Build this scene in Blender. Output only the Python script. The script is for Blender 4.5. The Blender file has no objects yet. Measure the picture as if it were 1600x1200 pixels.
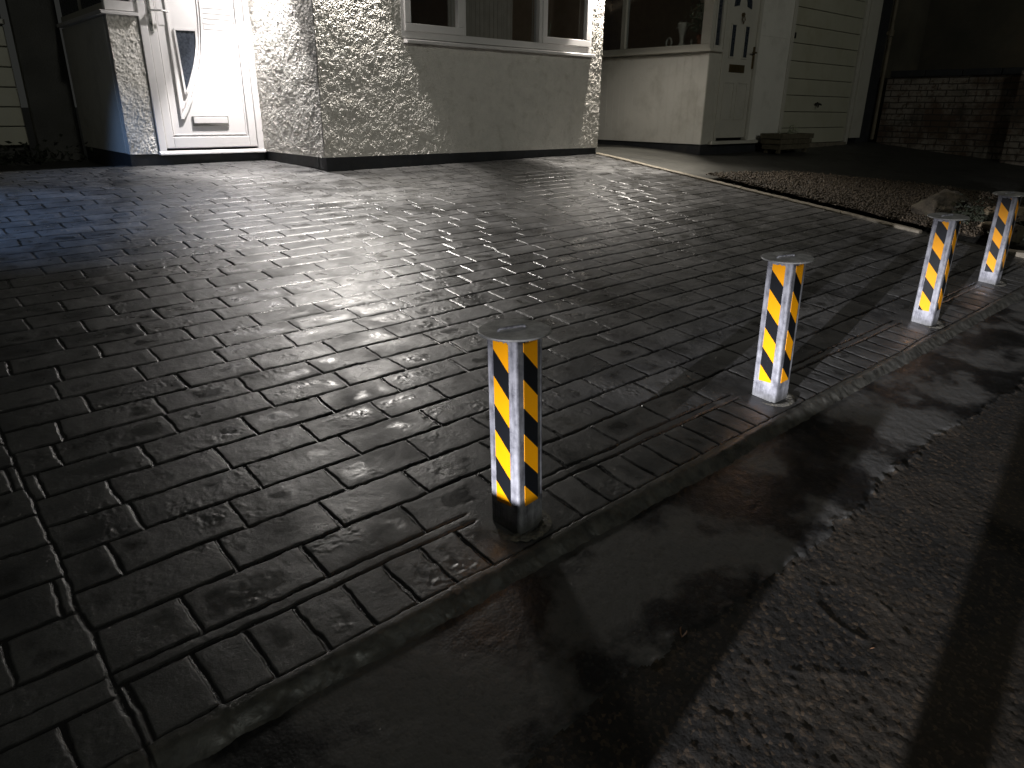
import bpy, bmesh, math, random
import numpy as np
from mathutils import Matrix, Vector, Euler

random.seed(7)
RNG = np.random.default_rng(11)
S = bpy.context.scene
COL = S.collection

# ------------------------------------------------------------------ camera
R_ = np.array([[0.74942641, 0.23188892, 0.62015126],
               [-0.6620071, 0.27705665, 0.69640951],
               [0.01032739, 0.93245222, -0.36114568]])
cam = bpy.data.cameras.new('camera'); cam_o = bpy.data.objects.new('camera', cam); COL.objects.link(cam_o)
m = Matrix.Identity(4)
for r in range(3):
    m[r][0] = R_[r, 0]; m[r][1] = R_[r, 1]; m[r][2] = -R_[r, 2]
cam_o.matrix_world = m
cam.sensor_width = 36; cam.lens = 1109 / 1600 * 36
cam.clip_start = 0.02; cam.clip_end = 500
S.camera = cam_o

# ------------------------------------------------------------------ sky, light, exposure (night)
w = bpy.data.worlds.new('World'); S.world = w; w.use_nodes = True
wn = w.node_tree; wn.nodes.clear()
wo = wn.nodes.new('ShaderNodeOutputWorld'); bg = wn.nodes.new('ShaderNodeBackground')
bg.inputs['Color'].default_value = (0.78, 0.80, 0.74, 1); bg.inputs['Strength'].default_value = 0.025
wn.links.new(bg.outputs[0], wo.inputs[0])
S.view_settings.view_transform = 'Standard'; S.view_settings.look = 'None'
S.view_settings.exposure = 0; S.view_settings.gamma = 1
S.cycles.use_denoising = True
S.cycles.max_bounces = 6; S.cycles.sample_clamp_indirect = 4

def spot(name, loc, target, watts, deg, blend, col, radius=.02):
    l = bpy.data.lights.new(name, 'SPOT'); l.energy = watts; l.spot_size = math.radians(deg); l.spot_blend = blend
    l.color = col; l.shadow_soft_size = radius
    o = bpy.data.objects.new(name, l); COL.objects.link(o); o.location = loc
    o.rotation_euler = (Vector(target) - Vector(loc)).to_track_quat('-Z', 'Y').to_euler()
    return o
def point(name, loc, watts, col, radius=.03):
    l = bpy.data.lights.new(name, 'POINT'); l.energy = watts; l.color = col; l.shadow_soft_size = radius
    o = bpy.data.objects.new(name, l); COL.objects.link(o); o.location = loc
    return o

WARMW = (1.0, .95, .89)
LZ = 1.40
LAMPS = [('porch', (2.495, 5.78, LZ), 340, 100, (1.0, .96, .95), 61),
         ('bay', (2.83, 5.00, LZ), 230, 30, WARMW, 66),
         ('corner', (5.665, 5.00, LZ), 270, 34, (1.0, .93, .84), 66)]
for n_, p_, wt, spill, c_, deg in LAMPS:
    spot(n_ + '_lamp_beam', p_, (p_[0], p_[1], -1), wt, deg, .35, c_, .018)
    spot(n_ + '_lamp_spill', (p_[0], p_[1], p_[2] - .01), (p_[0], p_[1], -1), spill, 128, .8, c_, .03)
    spot(n_ + '_lamp_throw', (p_[0], p_[1] - .02, p_[2] - .01), (p_[0] - .30, p_[1] - 1.5, p_[2] - 2.2), {'porch': 50, 'bay': 340, 'corner': 270}[n_], 78, 1.0, c_, .22)
# cold white floodlight of the neighbour, left of the frame
spot('cold_flood', (-.75, 4.6, 1.5), (1.50, 6.05, -.55), 150, 27, 1.0, (.27, .50, 1.0), .05)
spot('cold_flood_spill', (-.75, 4.6, 1.5), (.70, 4.5, -.5), 260, 50, 1.0, (.30, .52, 1.0), .05)
# distant headlamp shining along the pavement from the left
spot('headlamp', (-14, -2.3, .24), (2.6, 1.0, -1.30), 34000, 7.0, 1.0, (.93, .93, 1.0), .05)
# street lamp behind and to the right of the photographer
spot('street_lamp', (2.0, -9.0, 5.0), (5.2, 6, 1.9), 270, 50, 1.0, (1.0, .95, .84), .15)
point('street_side_fill', (2.0, -9.0, 5.0), 430, (.96, 1.0, .90), .3)  # weak fill added at the street lamp, lifts dark parts and softens shadows
spot('street_lamp_far', (-9, -7, 6.0), (-1.0, 6.0, 0), 40, 50, .6, (1.0, .92, .62), .12)

# ------------------------------------------------------------------ helpers
def tag(o, label=None, cat=None, group=None, kind=None):
    if label: o['label'] = label
    if cat: o['category'] = cat
    if group: o['group'] = group
    if kind: o['kind'] = kind
    return o
def empty(name, loc, label, cat, group=None):
    o = bpy.data.objects.new(name, None); COL.objects.link(o); o.location = loc
    o.empty_display_size = .1
    return tag(o, label, cat, group)
def world_loc(p):
    return (p.matrix_parent_inverse.translation if p.parent else Vector((0, 0, 0))) + p.location + (world_loc(p.parent) if p.parent else Vector((0, 0, 0)))
def link(name, me, mats, parent=None):
    o = bpy.data.objects.new(name, me); COL.objects.link(o)
    for m_ in (mats if isinstance(mats, (list, tuple)) else [mats]): me.materials.append(m_)
    if parent is not None:
        o.parent = parent
        o.matrix_parent_inverse = Matrix.Translation(-world_loc(parent))
    return o
def from_bm(name, bm, mats, parent=None, smooth=False):
    me = bpy.data.meshes.new(name); bm.to_mesh(me); bm.free()
    if smooth:
        for p in me.polygons: p.use_smooth = True
    return link(name, me, mats, parent)
def add_box(bm, b, bev=0, mat=0, rz=0):
    x0, x1, y0, y1, z0, z1 = b
    t = bmesh.new()
    vs = [t.verts.new((x, y, z)) for x in (x0, x1) for y in (y0, y1) for z in (z0, z1)]
    for f in ((0, 1, 3, 2), (4, 6, 7, 5), (0, 4, 5, 1), (2, 3, 7, 6), (0, 2, 6, 4), (1, 5, 7, 3)):
        t.faces.new([vs[i] for i in f])
    if bev: bmesh.ops.bevel(t, geom=list(t.edges), offset=bev, segments=2, affect='EDGES', profile=.6)
    if rz:
        c = Vector(((x0 + x1) / 2, (y0 + y1) / 2, 0))
        bmesh.ops.rotate(t, verts=t.verts, cent=c, matrix=Matrix.Rotation(rz, 3, 'Z'))
    for f in t.faces: f.material_index = mat
    me = bpy.data.meshes.new('t'); t.to_mesh(me); t.free(); bm.from_mesh(me); bpy.data.meshes.remove(me)
def boxes(name, bl, mat, parent=None, bev=.002):
    bm = bmesh.new()
    for b in bl: add_box(bm, b, bev)
    return from_bm(name, bm, mat, parent)
def tube(bm, pts, r, seg=10, cap=True):
    pts = [Vector(p) for p in pts]; rings = []
    rs = r if isinstance(r, (list, tuple)) else [r] * len(pts)
    for i, p in enumerate(pts):
        d = (pts[min(i + 1, len(pts) - 1)] - pts[max(i - 1, 0)]).normalized()
        a = d.cross(Vector((0, 0, 1)) if abs(d.z) < .9 else Vector((1, 0, 0))).normalized(); b = d.cross(a)
        rings.append([bm.verts.new(p + (a * math.cos(t) + b * math.sin(t)) * rs[i]) for t in [2 * math.pi * k / seg for k in range(seg)]])
    for i in range(len(rings) - 1):
        for k in range(seg):
            bm.faces.new((rings[i][k], rings[i][(k + 1) % seg], rings[i + 1][(k + 1) % seg], rings[i + 1][k]))
    if cap:
        bm.faces.new(rings[0][::-1]); bm.faces.new(rings[-1])
def prism(bm, poly, axis, a0, a1):
    """polygon of (u,v) extruded along axis 'y' (u=x,v=z) or 'x' (u=y,v=z) or 'z'"""
    def P(u, v, a):
        return {'y': (u, a, v), 'x': (a, u, v), 'z': (u, v, a)}[axis]
    A = [bm.verts.new(P(u, v, a0)) for u, v in poly]; B = [bm.verts.new(P(u, v, a1)) for u, v in poly]
    n = len(poly)
    bm.faces.new(A); bm.faces.new(B[::-1])
    for i in range(n): bm.faces.new((A[i], B[i], B[(i + 1) % n], A[(i + 1) % n]))
    bmesh.ops.recalc_face_normals(bm, faces=bm.faces)
def strip_path(bm, pts, wdt, y0, y1):
    """moulding: a flat bar following 2-D points (x,z), width wdt, between y0 and y1"""
    n = len(pts); L = []; Rr = []
    for i in range(n):
        a = Vector(pts[max(i - 1, 0)]); b = Vector(pts[min(i + 1, n - 1)]); d = (b - a).normalized(); nn = Vector((-d.y, d.x)) * wdt / 2
        p = Vector(pts[i]); L.append(p + nn); Rr.append(p - nn)
    for i in range(n - 1):
        q = [L[i], L[i + 1], Rr[i + 1], Rr[i]]
        F = [bm.verts.new((v.x, y0, v.y)) for v in q]
        qi = [v + (Vector(((L[i] + Rr[i]) / 2)) - v) * .0 for v in q]
        Bk = [bm.verts.new((v.x, y1, v.y)) for v in qi]
        bm.faces.new(F); bm.faces.new(Bk[::-1])
        for k in range(4): bm.faces.new((F[k], Bk[k], Bk[(k + 1) % 4], F[(k + 1) % 4]))
    bmesh.ops.recalc_face_normals(bm, faces=bm.faces)

# numpy noise
def vnoise(x, y, seed=0):
    xi = np.floor(x).astype(np.int64); yi = np.floor(y).astype(np.int64); fx = x - xi; fy = y - yi
    fx = fx * fx * (3 - 2 * fx); fy = fy * fy * (3 - 2 * fy)
    def h(a, b):
        n = (a * 374761393 + b * 668265263 + seed * 974634777) & 0xFFFFFFFF
        n = ((n ^ (n >> 13)) * 1274126177) & 0xFFFFFFFF
        n = n ^ (n >> 16)
        return (n & 0xFFFF) / 65535.0
    return (h(xi, yi) * (1 - fx) + h(xi + 1, yi) * fx) * (1 - fy) + (h(xi, yi + 1) * (1 - fx) + h(xi + 1, yi + 1) * fx) * fy
def fbm(x, y, sc, octv=4, seed=0, gain=.5):
    s = 0; a = 1; t = 0
    for i in range(octv):
        s = s + a * vnoise(x * sc, y * sc, seed + i * 17); t += a; a *= gain; sc *= 2.03
    return s / t
def worley(x, y, sc, seed=0):
    X = x * sc; Y = y * sc; xi = np.floor(X).astype(np.int64); yi = np.floor(Y).astype(np.int64)
    best = np.full(X.shape, 9.0)
    def h(a, b, s):
        n = (a * 374761393 + b * 668265263 + s * 974634777) & 0xFFFFFFFF
        n = ((n ^ (n >> 13)) * 1274126177) & 0xFFFFFFFF
        return ((n ^ (n >> 16)) & 0xFFFF) / 65535.0
    for dx in (-1, 0, 1):
        for dy in (-1, 0, 1):
            a = xi + dx; b = yi + dy
            px = a + h(a, b, seed + 1); py = b + h(a, b, seed + 2)
            best = np.minimum(best, (px - X) ** 2 + (py - Y) ** 2)
    return np.sqrt(best)
def ss(a, b, x):
    t = np.clip((x - a) / (b - a), 0, 1); return t * t * (3 - 2 * t)

def grid_mesh(name, P, mats, parent=None, attrs=None, mask=None, smooth=True):
    """P: (ny,nx,3) array"""
    ny, nx = P.shape[:2]
    me = bpy.data.meshes.new(name)
    idx = np.arange(ny * nx).reshape(ny, nx)
    q = np.stack([idx[:-1, :-1], idx[:-1, 1:], idx[1:, 1:], idx[1:, :-1]], -1).reshape(-1, 4)
    if mask is not None: q = q[mask[:-1, :-1].reshape(-1)]
    nf = len(q)
    me.vertices.add(ny * nx); me.vertices.foreach_set('co', P.astype(np.float32).reshape(-1))
    me.loops.add(nf * 4); me.loops.foreach_set('vertex_index', q.astype(np.int32).reshape(-1))
    me.polygons.add(nf); me.polygons.foreach_set('loop_start', np.arange(0, nf * 4, 4, dtype=np.int32))
    me.polygons.foreach_set('use_smooth', np.full(nf, smooth))
    me.update(calc_edges=True)
    for k, v in (attrs or {}).items():
        a = me.attributes.new(k, 'FLOAT', 'POINT'); a.data.foreach_set('value', v.astype(np.float32).reshape(-1))
    return link(name, me, mats, parent)

def zg(x, y):
    y = np.asarray(y, float); x = np.asarray(x, float)
    return -.45 + .0145 * (x - 2.66) + np.interp(y, [-50, 5.0, 5.4, 8, 60], [-5.512, -.012, .009, .05, .1])
def zgf(x, y): return float(zg(x, y))

# ------------------------------------------------------------------ materials
def nodes(name):
    m_ = bpy.data.materials.new(name); m_.use_nodes = True; nt = m_.node_tree
    b = nt.nodes['Principled BSDF']
    return m_, nt, b
def N(nt, t, **kw):
    n = nt.nodes.new(t)
    for k, v in kw.items():
        if hasattr(n, k): setattr(n, k, v)
    return n
def noise(nt, scale, detail=4, rough=.55, coord='Object', vec=None):
    n = N(nt, 'ShaderNodeTexNoise'); n.inputs['Scale'].default_value = scale; n.inputs['Detail'].default_value = detail
    n.inputs['Roughness'].default_value = rough
    if vec is None:
        tc = N(nt, 'ShaderNodeTexCoord'); vec = tc.outputs[coord]
    nt.links.new(vec, n.inputs['Vector'])
    return n
def ramp(nt, src, stops):
    r = N(nt, 'ShaderNodeValToRGB'); e = r.color_ramp.elements
    while len(e) < len(stops): e.new(.5)
    for i, (p, c) in enumerate(stops):
        e[i].position = p; e[i].color = (c, c, c, 1) if not isinstance(c, tuple) else c + (1,)
    nt.links.new(src, r.inputs[0]); return r
def mixc(nt, fac, a, b):
    mx = N(nt, 'ShaderNodeMix'); mx.data_type = 'RGBA'
    if isinstance(fac, (int, float)): mx.inputs[0].default_value = fac
    else: nt.links.new(fac, mx.inputs[0])
    for i, v in ((6, a), (7, b)):
        if isinstance(v, tuple): mx.inputs[i].default_value = v + (1,)
        else: nt.links.new(v, mx.inputs[i])
    return mx.outputs[2]
def math_(nt, op, a, b=None, c=None, clamp=False):
    n = N(nt, 'ShaderNodeMath'); n.operation = op; n.use_clamp = clamp
    for i, v in enumerate((a, b, c)):
        if v is None: continue
        if isinstance(v, (int, float)): n.inputs[i].default_value = v
        else: nt.links.new(v, n.inputs[i])
    return n.outputs[0]
def bump(nt, b, h, dist, strength=1.0):
    bn = N(nt, 'ShaderNodeBump'); bn.inputs['Distance'].default_value = dist; bn.inputs['Strength'].default_value = strength
    nt.links.new(h, bn.inputs['Height']); nt.links.new(bn.outputs[0], b.inputs['Normal'])
    return bn
def mat(name, col, rough=.5, metal=0, var=.12, scale=12, bmp=.0006, bscale=80, rvar=.08, dirt=None, dscale=5, spec=.5):
    m_, nt, b = nodes(name)
    n1 = noise(nt, scale, 5)
    dk = tuple(c * (1 - var) for c in col); lt = tuple(min(1, c * (1 + var)) for c in col)
    c = mixc(nt, ramp(nt, n1.outputs[0], [(.3, 0.), (.7, 1.)]).outputs[0], dk, lt)
    if dirt:
        n2 = noise(nt, dscale, 6, .65)
        c = mixc(nt, ramp(nt, n2.outputs[0], [(.52, 0.), (.72, .8)]).outputs[0], c, dirt)
    nt.links.new(c, b.inputs['Base Color'])
    n3 = noise(nt, scale * 2.3, 4)
    rr = N(nt, 'ShaderNodeMapRange'); rr.inputs[3].default_value = max(.03, rough - rvar); rr.inputs[4].default_value = min(1, rough + rvar)
    nt.links.new(n3.outputs[0], rr.inputs[0]); nt.links.new(rr.outputs[0], b.inputs['Roughness'])
    b.inputs['Metallic'].default_value = metal
    b.inputs['Specular IOR Level'].default_value = spec
    if bmp: bump(nt, b, noise(nt, bscale, 4).outputs[0], bmp)
    return m_

def attr(nt, name):
    a = N(nt, 'ShaderNodeAttribute'); a.attribute_name = name; return a.outputs['Fac']

def mat_paving():
    m_, nt, b = nodes('wet_stamped_concrete')
    j = attr(nt, 'joint'); rnd = attr(nt, 'brick')
    n1 = noise(nt, 7, 6, .6); n2 = noise(nt, 34, 5, .6); n3 = noise(nt, 2.2, 4, .6)
    base = mixc(nt, ramp(nt, n1.outputs[0], [(.35, 0.), (.68, 1.)]).outputs[0], (.040, .040, .041), (.094, .092, .090))
    base = mixc(nt, math_(nt, 'MULTIPLY', rnd, .35), base, (.125, .122, .118))
    base = mixc(nt, ramp(nt, n3.outputs[0], [(.56, 0.), (.66, .75)]).outputs[0], base, (.016, .0155, .014))
    gr = ramp(nt, noise(nt, 330, 4, .75).outputs[0], [(.30, .55), (.70, 1.35)])
    mg = N(nt, 'ShaderNodeMix'); mg.data_type = 'RGBA'; mg.blend_type = 'MULTIPLY'; mg.inputs[0].default_value = 1; nt.links.new(base, mg.inputs[6]); nt.links.new(gr.outputs[0], mg.inputs[7]); base = mg.outputs[2]
    spots = math_(nt, 'MULTIPLY', ramp(nt, noise(nt, 10.5, 2, .4).outputs[0], [(.60, 0.), (.66, .8)]).outputs[0], attr(nt, 'mid'))
    base = mixc(nt, spots, base, (.024, .023, .022))
    lipc = mixc(nt, ramp(nt, n2.outputs[0], [(.35, 0.), (.65, 1.)]).outputs[0], (.036, .035, .031), (.085, .082, .071))
    base = mixc(nt, attr(nt, 'lip'), base, lipc)
    base = mixc(nt, j, base, (.010, .0095, .009))
    nt.links.new(base, b.inputs['Base Color'])
    # roughness: wet film with duller, drying spots
    r1 = ramp(nt, noise(nt, 5.5, 5, .55).outputs[0], [(.36, .30), (.52, .44), (.70, .62)])
    r = math_(nt, 'ADD', r1.outputs[0], math_(nt, 'MULTIPLY', math_(nt, 'SUBTRACT', n2.outputs[0], .5), .18))
    r = math_(nt, 'ADD', r, math_(nt, 'MULTIPLY', math_(nt, 'SUBTRACT', rnd, .5), .10))
    r = math_(nt, 'SUBTRACT', r, math_(nt, 'MULTIPLY', j, .16), clamp=True)
    r = math_(nt, 'MAXIMUM', r, .16)
    film = math_(nt, 'MULTIPLY', ramp(nt, noise(nt, 8.5, 3, .5).outputs[0], [(.52, 0.), (.60, 1.)]).outputs[0], attr(nt, 'mid'))
    fr_ = N(nt, 'ShaderNodeMix'); nt.links.new(film, fr_.inputs[0]); nt.links.new(r, fr_.inputs[2]); fr_.inputs[3].default_value = .27
    r = fr_.outputs[0]
    nt.links.new(r, b.inputs['Roughness'])
    b.inputs['IOR'].default_value = 1.52
    h = math_(nt, 'ADD', math_(nt, 'MULTIPLY', noise(nt, 130, 6, .68).outputs[0], .6), math_(nt, 'MULTIPLY', noise(nt, 420, 3, .6).outputs[0], .24))
    bn_ = bump(nt, b, h, .0024, .8)
    nt.links.new(math_(nt, 'SUBTRACT', .75, math_(nt, 'MULTIPLY', film, .6)), bn_.inputs['Strength'])
    return m_
def mat_asphalt(name, dark, light, brown, rough0, rough1, bs, bd):
    m_, nt, b = nodes(name)
    n1 = noise(nt, 3.2, 6, .6); n2 = noise(nt, 60, 5, .7); n3 = noise(nt, 1.6, 5, .6)
    c = mixc(nt, ramp(nt, n1.outputs[0], [(.475, 0.), (.545, 1.)]).outputs[0], dark, light)
    v = N(nt, 'ShaderNodeTexVoronoi'); v.inputs['Scale'].default_value = 150
    tc = N(nt, 'ShaderNodeTexCoord'); nt.links.new(tc.outputs['Object'], v.inputs['Vector'])
    sp = math_(nt, 'MULTIPLY', ramp(nt, v.outputs['Color'], [(.62, 0.), (.95, 1.)]).outputs[0], .55)
    c = mixc(nt, sp, c, brown)
    nt.links.new(c, b.inputs['Base Color'])
    rr = N(nt, 'ShaderNodeMapRange'); rr.inputs[1].default_value = .38; rr.inputs[2].default_value = .62
    rr.inputs[3].default_value = rough0; rr.inputs[4].default_value = rough1
    nt.links.new(n1.outputs[0], rr.inputs[0]); nt.links.new(rr.outputs[0], b.inputs['Roughness'])
    h = math_(nt, 'ADD', math_(nt, 'MULTIPLY', noise(nt, bs, 5, .65).outputs[0], .7), math_(nt, 'MULTIPLY', v.outputs['Distance'], -.4))
    bump(nt, b, h, bd, .8)
    return m_
def mat_galv(name='galvanised_steel'):
    m_, nt, b = nodes(name)
    tc = N(nt, 'ShaderNodeTexCoord'); mp = N(nt, 'ShaderNodeMapping'); mp.inputs['Scale'].default_value = (90, 90, 9)
    nt.links.new(tc.outputs['Object'], mp.inputs['Vector'])
    n1 = noise(nt, 1, 6, .7, vec=mp.outputs[0]); n2 = noise(nt, 22, 6, .7)
    mp2 = N(nt, 'ShaderNodeMapping'); mp2.inputs['Scale'].default_value = (25, 25, 260)
    nt.links.new(tc.outputs['Object'], mp2.inputs['Vector']); n3 = noise(nt, 1, 4, .7, vec=mp2.outputs[0])
    f = math_(nt, 'ADD', math_(nt, 'MULTIPLY', n1.outputs[0], .45), math_(nt, 'MULTIPLY', n2.outputs[0], .55))
    c = mixc(nt, ramp(nt, f, [(.40, 0.), (.58, 1.)]).outputs[0], (.13, .13, .15), (.38, .38, .41))
    c = mixc(nt, ramp(nt, n3.outputs[0], [(.60, 0.), (.72, .5)]).outputs[0], c, (.48, .48, .52))
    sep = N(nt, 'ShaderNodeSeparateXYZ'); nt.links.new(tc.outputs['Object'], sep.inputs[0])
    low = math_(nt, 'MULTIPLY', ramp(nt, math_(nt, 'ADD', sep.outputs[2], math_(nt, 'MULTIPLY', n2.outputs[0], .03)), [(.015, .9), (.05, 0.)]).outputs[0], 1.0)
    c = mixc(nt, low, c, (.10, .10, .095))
    nt.links.new(c, b.inputs['Base Color'])
    b.inputs['Metallic'].default_value = .15
    nt.links.new(ramp(nt, n2.outputs[0], [(.3, .42), (.7, .68)]).outputs[0], b.inputs['Roughness'])
    bump(nt, b, f, .0008, .6)
    return m_
def mat_disc():
    m_, nt, b = nodes('worn_steel_plate')
    n1 = noise(nt, 30, 6, .7); n2 = noise(nt, 8, 5, .6)
    c = mixc(nt, ramp(nt, n1.outputs[0], [(.4, 0.), (.65, 1.)]).outputs[0], (.26, .258, .25), (.52, .515, .50))
    nt.links.new(c, b.inputs['Base Color']); b.inputs['Metallic'].default_value = .3
    nt.links.new(ramp(nt, n2.outputs[0], [(.3, .42), (.7, .62)]).outputs[0], b.inputs['Roughness'])
    bump(nt, b, n1.outputs[0], .001, .5)
    return m_
def mat_strip():
    m_, nt, b = nodes('reflective_chevron_tape')
    uv = N(nt, 'ShaderNodeUVMap'); uv.uv_map = 'UVMap'
    sep = N(nt, 'ShaderNodeSeparateXYZ'); nt.links.new(uv.outputs[0], sep.inputs[0])
    s = math_(nt, 'SUBTRACT', sep.outputs[1], math_(nt, 'MULTIPLY', sep.outputs[0], 1.08))
    s = math_(nt, 'FRACT', math_(nt, 'DIVIDE', s, .124))
    blk = math_(nt, 'LESS_THAN', s, .485)
    n1 = noise(nt, 40, 5, .6)
    oc = mixc(nt, n1.outputs[0], (1.0, .38, .0), (1.0, .43, .0))
    c = mixc(nt, blk, oc, (.006, .007, .009))
    nt.links.new(c, b.inputs['Base Color']); b.inputs['Roughness'].default_value = .38
    v = N(nt, 'ShaderNodeTexVoronoi'); v.inputs['Scale'].default_value = 900
    bump(nt, b, v.outputs['Distance'], .0001, .2)
    return m_
def mat_glass(name='dark_window_glass', tint=(.85, .87, .88), tr=.55):
    m_, nt, b = nodes(name)
    out = nt.nodes['Material Output']
    g = N(nt, 'ShaderNodeBsdfGlossy'); g.inputs['Roughness'].default_value = .03; g.inputs['Color'].default_value = (.9, .9, .9, 1)
    t = N(nt, 'ShaderNodeBsdfTransparent'); t.inputs['Color'].default_value = tint + (1,)
    fr = N(nt, 'ShaderNodeFresnel'); fr.inputs['IOR'].default_value = 1.6
    mx = N(nt, 'ShaderNodeMixShader'); ge = N(nt, 'ShaderNodeNewGeometry'); nt.links.new(math_(nt, 'MULTIPLY', math_(nt, 'ADD', fr.outputs[0], .03, clamp=True), math_(nt, 'SUBTRACT', 1, ge.outputs['Backfacing'])), mx.inputs[0])
    nt.links.new(t.outputs[0], mx.inputs[1]); nt.links.new(g.outputs[0], mx.inputs[2]); nt.links.new(mx.outputs[0], out.inputs['Surface'])
    return m_
def mat_brick(name='old_painted_brick'):
    m_, nt, b = nodes(name)
    tc = N(nt, 'ShaderNodeTexCoord'); sep = N(nt, 'ShaderNodeSeparateXYZ'); nt.links.new(tc.outputs['Object'], sep.inputs[0])
    cmb = N(nt, 'ShaderNodeCombineXYZ'); nt.links.new(math_(nt, 'ADD', sep.outputs[0], sep.outputs[1]), cmb.inputs[0]); nt.links.new(sep.outputs[2], cmb.inputs[1])
    wob = noise(nt, 6, 3); 
    add = N(nt, 'ShaderNodeVectorMath'); add.operation = 'MULTIPLY_ADD'; add.inputs[1].default_value = (.02, .02, .02)
    nt.links.new(wob.outputs['Color'], add.inputs[0]); nt.links.new(cmb.outputs[0], add.inputs[2])
    br = N(nt, 'ShaderNodeTexBrick'); br.inputs['Scale'].default_value = 1; br.inputs['Brick Width'].default_value = .235
    br.inputs['Row Height'].default_value = .076; br.inputs['Mortar Size'].default_value = .007; br.inputs['Mortar Smooth'].default_value = .3
    br.inputs['Color1'].default_value = (.085, .055, .036, 1); br.inputs['Color2'].default_value = (.12, .075, .05, 1); br.inputs['Mortar'].default_value = (.05, .042, .036, 1)
    nt.links.new(add.outputs[0], br.inputs['Vector'])
    n1 = noise(nt, 1.7, 6, .65); n2 = noise(nt, 14, 5, .7)
    pf = math_(nt, 'MULTIPLY', ramp(nt, n1.outputs[0], [(.42, 0.), (.56, 1.)]).outputs[0], ramp(nt, n2.outputs[0], [(.36, 0.), (.5, 1.)]).outputs[0])
    pf = math_(nt, 'MULTIPLY', pf, math_(nt, 'SUBTRACT', 1, math_(nt, 'MULTIPLY', br.outputs['Fac'], .95)))
    c = mixc(nt, pf, br.outputs['Color'], (.30, .26, .22))
    c = mixc(nt, ramp(nt, noise(nt, 3, 6, .7).outputs[0], [(.5, 0.), (.7, .8)]).outputs[0], c, (.05, .048, .038))
    nt.links.new(c, b.inputs['Base Color']); b.inputs['Roughness'].default_value = .85
    h = math_(nt, 'SUBTRACT', math_(nt, 'MULTIPLY', n2.outputs[0], .3), br.outputs['Fac'])
    bump(nt, b, h, .012, .9)
    return m_

M = dict(
    paving=mat_paving(),
    strip_asphalt=mat_asphalt('smooth_wet_tarmac', (.006, .006, .006), (.072, .070, .066), (.04, .038, .035), .34, .72, 120, .0012),
    rough_asphalt=mat_asphalt('coarse_worn_tarmac', (.007, .006, .0045), (.018, .0135, .008), (.11, .072, .040), .75, .95, 260, .0014),
    kerb=mat('edging_concrete', (.19, .165, .125), .8, var=.25, scale=20, bmp=.003, bscale=90, dirt=(.06, .055, .035), dscale=7),
    dash=mat('white_painted_pebbledash', (.74, .71, .66), .9, var=.06, scale=14, bmp=.0015, bscale=260, dirt=(.55, .52, .46), dscale=9, spec=.15),
    plinth=mat('black_painted_plinth', (.022, .024, .028), .6, var=.3, scale=12, bmp=.002, bscale=60, dirt=(.05, .045, .04), dscale=8),
    upvc=mat('white_upvc', (.72, .70, .69), .32, var=.02, scale=5, bmp=0, rvar=.05),
    upvc_old=mat('aged_white_upvc', (.52, .50, .44), .45, var=.05, scale=4, bmp=0, dirt=(.42, .40, .33), dscale=3),
    clad=mat('white_plastic_cladding', (.72, .70, .64), .42, var=.04, scale=4, bmp=0, dirt=(.52, .50, .44), dscale=3),
    garage=mat('cream_painted_metal', (.44, .43, .34), .45, var=.06, scale=3, bmp=.0006, bscale=20, dirt=(.38, .36, .26), dscale=4),
    chrome=mat('satin_chrome', (.72, .72, .70), .22, metal=.9, var=.05, bmp=0, rvar=.04),
    darkbrass=mat('dull_brass', (.16, .12, .06), .4, metal=.7, var=.2, bmp=0),
    rubber=mat('black_gasket', (.02, .02, .022), .6, bmp=0),
    groove=mat('shadow_gap', (.10, .095, .08), .8, bmp=0),
    glass=mat_glass(),
    frost=mat('obscured_dark_glass', (.035, .042, .055), .28, var=.2, scale=30, bmp=.001, bscale=120),
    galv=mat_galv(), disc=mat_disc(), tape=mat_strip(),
    brick=mat_brick(),
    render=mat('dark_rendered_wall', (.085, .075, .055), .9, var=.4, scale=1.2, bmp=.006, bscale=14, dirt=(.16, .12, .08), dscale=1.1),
    soil=mat('dark_drive_tarmac', (.035, .034, .028), .6, var=.35, scale=2.5, bmp=.005, bscale=70, rvar=.15),
    gravel=mat('brown_gravel', (.050, .036, .021), .75, var=.8, scale=48, bmp=.001, bscale=200),
    bed=mat('gravel_bed_soil', (.05, .038, .025), .9, var=.4, scale=30, bmp=.01, bscale=60),
    rock=mat('weathered_sandstone', (.20, .15, .10), .85, var=.35, scale=9, bmp=.006, bscale=30, dirt=(.07, .075, .035), dscale=6),
    rock2=mat('mossy_rock', (.06, .048, .032), .95, var=.5, scale=14, bmp=.012, bscale=40, dirt=(.05, .06, .025), dscale=6),
    wood=mat('weathered_wood', (.10, .085, .055), .8, var=.35, scale=20, bmp=.003, bscale=60),
    leaf=mat('leaf_green', (.016, .020, .009), .7, var=.4, scale=25, bmp=0),
    leafpale=mat('pale_leaf', (.35, .38, .26), .5, var=.3, scale=25, bmp=0),
    deadleaf=mat('fallen_leaf_brown', (.16, .08, .04), .6, var=.4, scale=60, bmp=0),
    terracotta=mat('terracotta', (.42, .15, .07), .7, var=.1, bmp=0),
    ceramic=mat('white_ceramic', (.75, .70, .60), .3, var=.08, scale=30, bmp=0),
    room=mat('dim_room_wall', (.62, .48, .36), .9, var=.1, bmp=0),
    curtain=mat('net_curtain', (.50, .44, .38), .9, var=.1, bmp=0),
    cast=mat('cast_iron', (.03, .03, .028), .45, metal=.4, var=.4, scale=40, bmp=.002, bscale=90),
    pipe=mat('old_painted_pipe', (.16, .13, .085), .6, var=.3, scale=10, bmp=.001),
    lampm=mat('anthracite_lamp_body', (.04, .042, .045), .4, metal=.5, bmp=0),
    collar=mat('dirty_cement', (.085, .08, .068), .75, var=.6, scale=60, bmp=.004, bscale=120, dirt=(.30, .27, .20), dscale=45),
)
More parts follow.
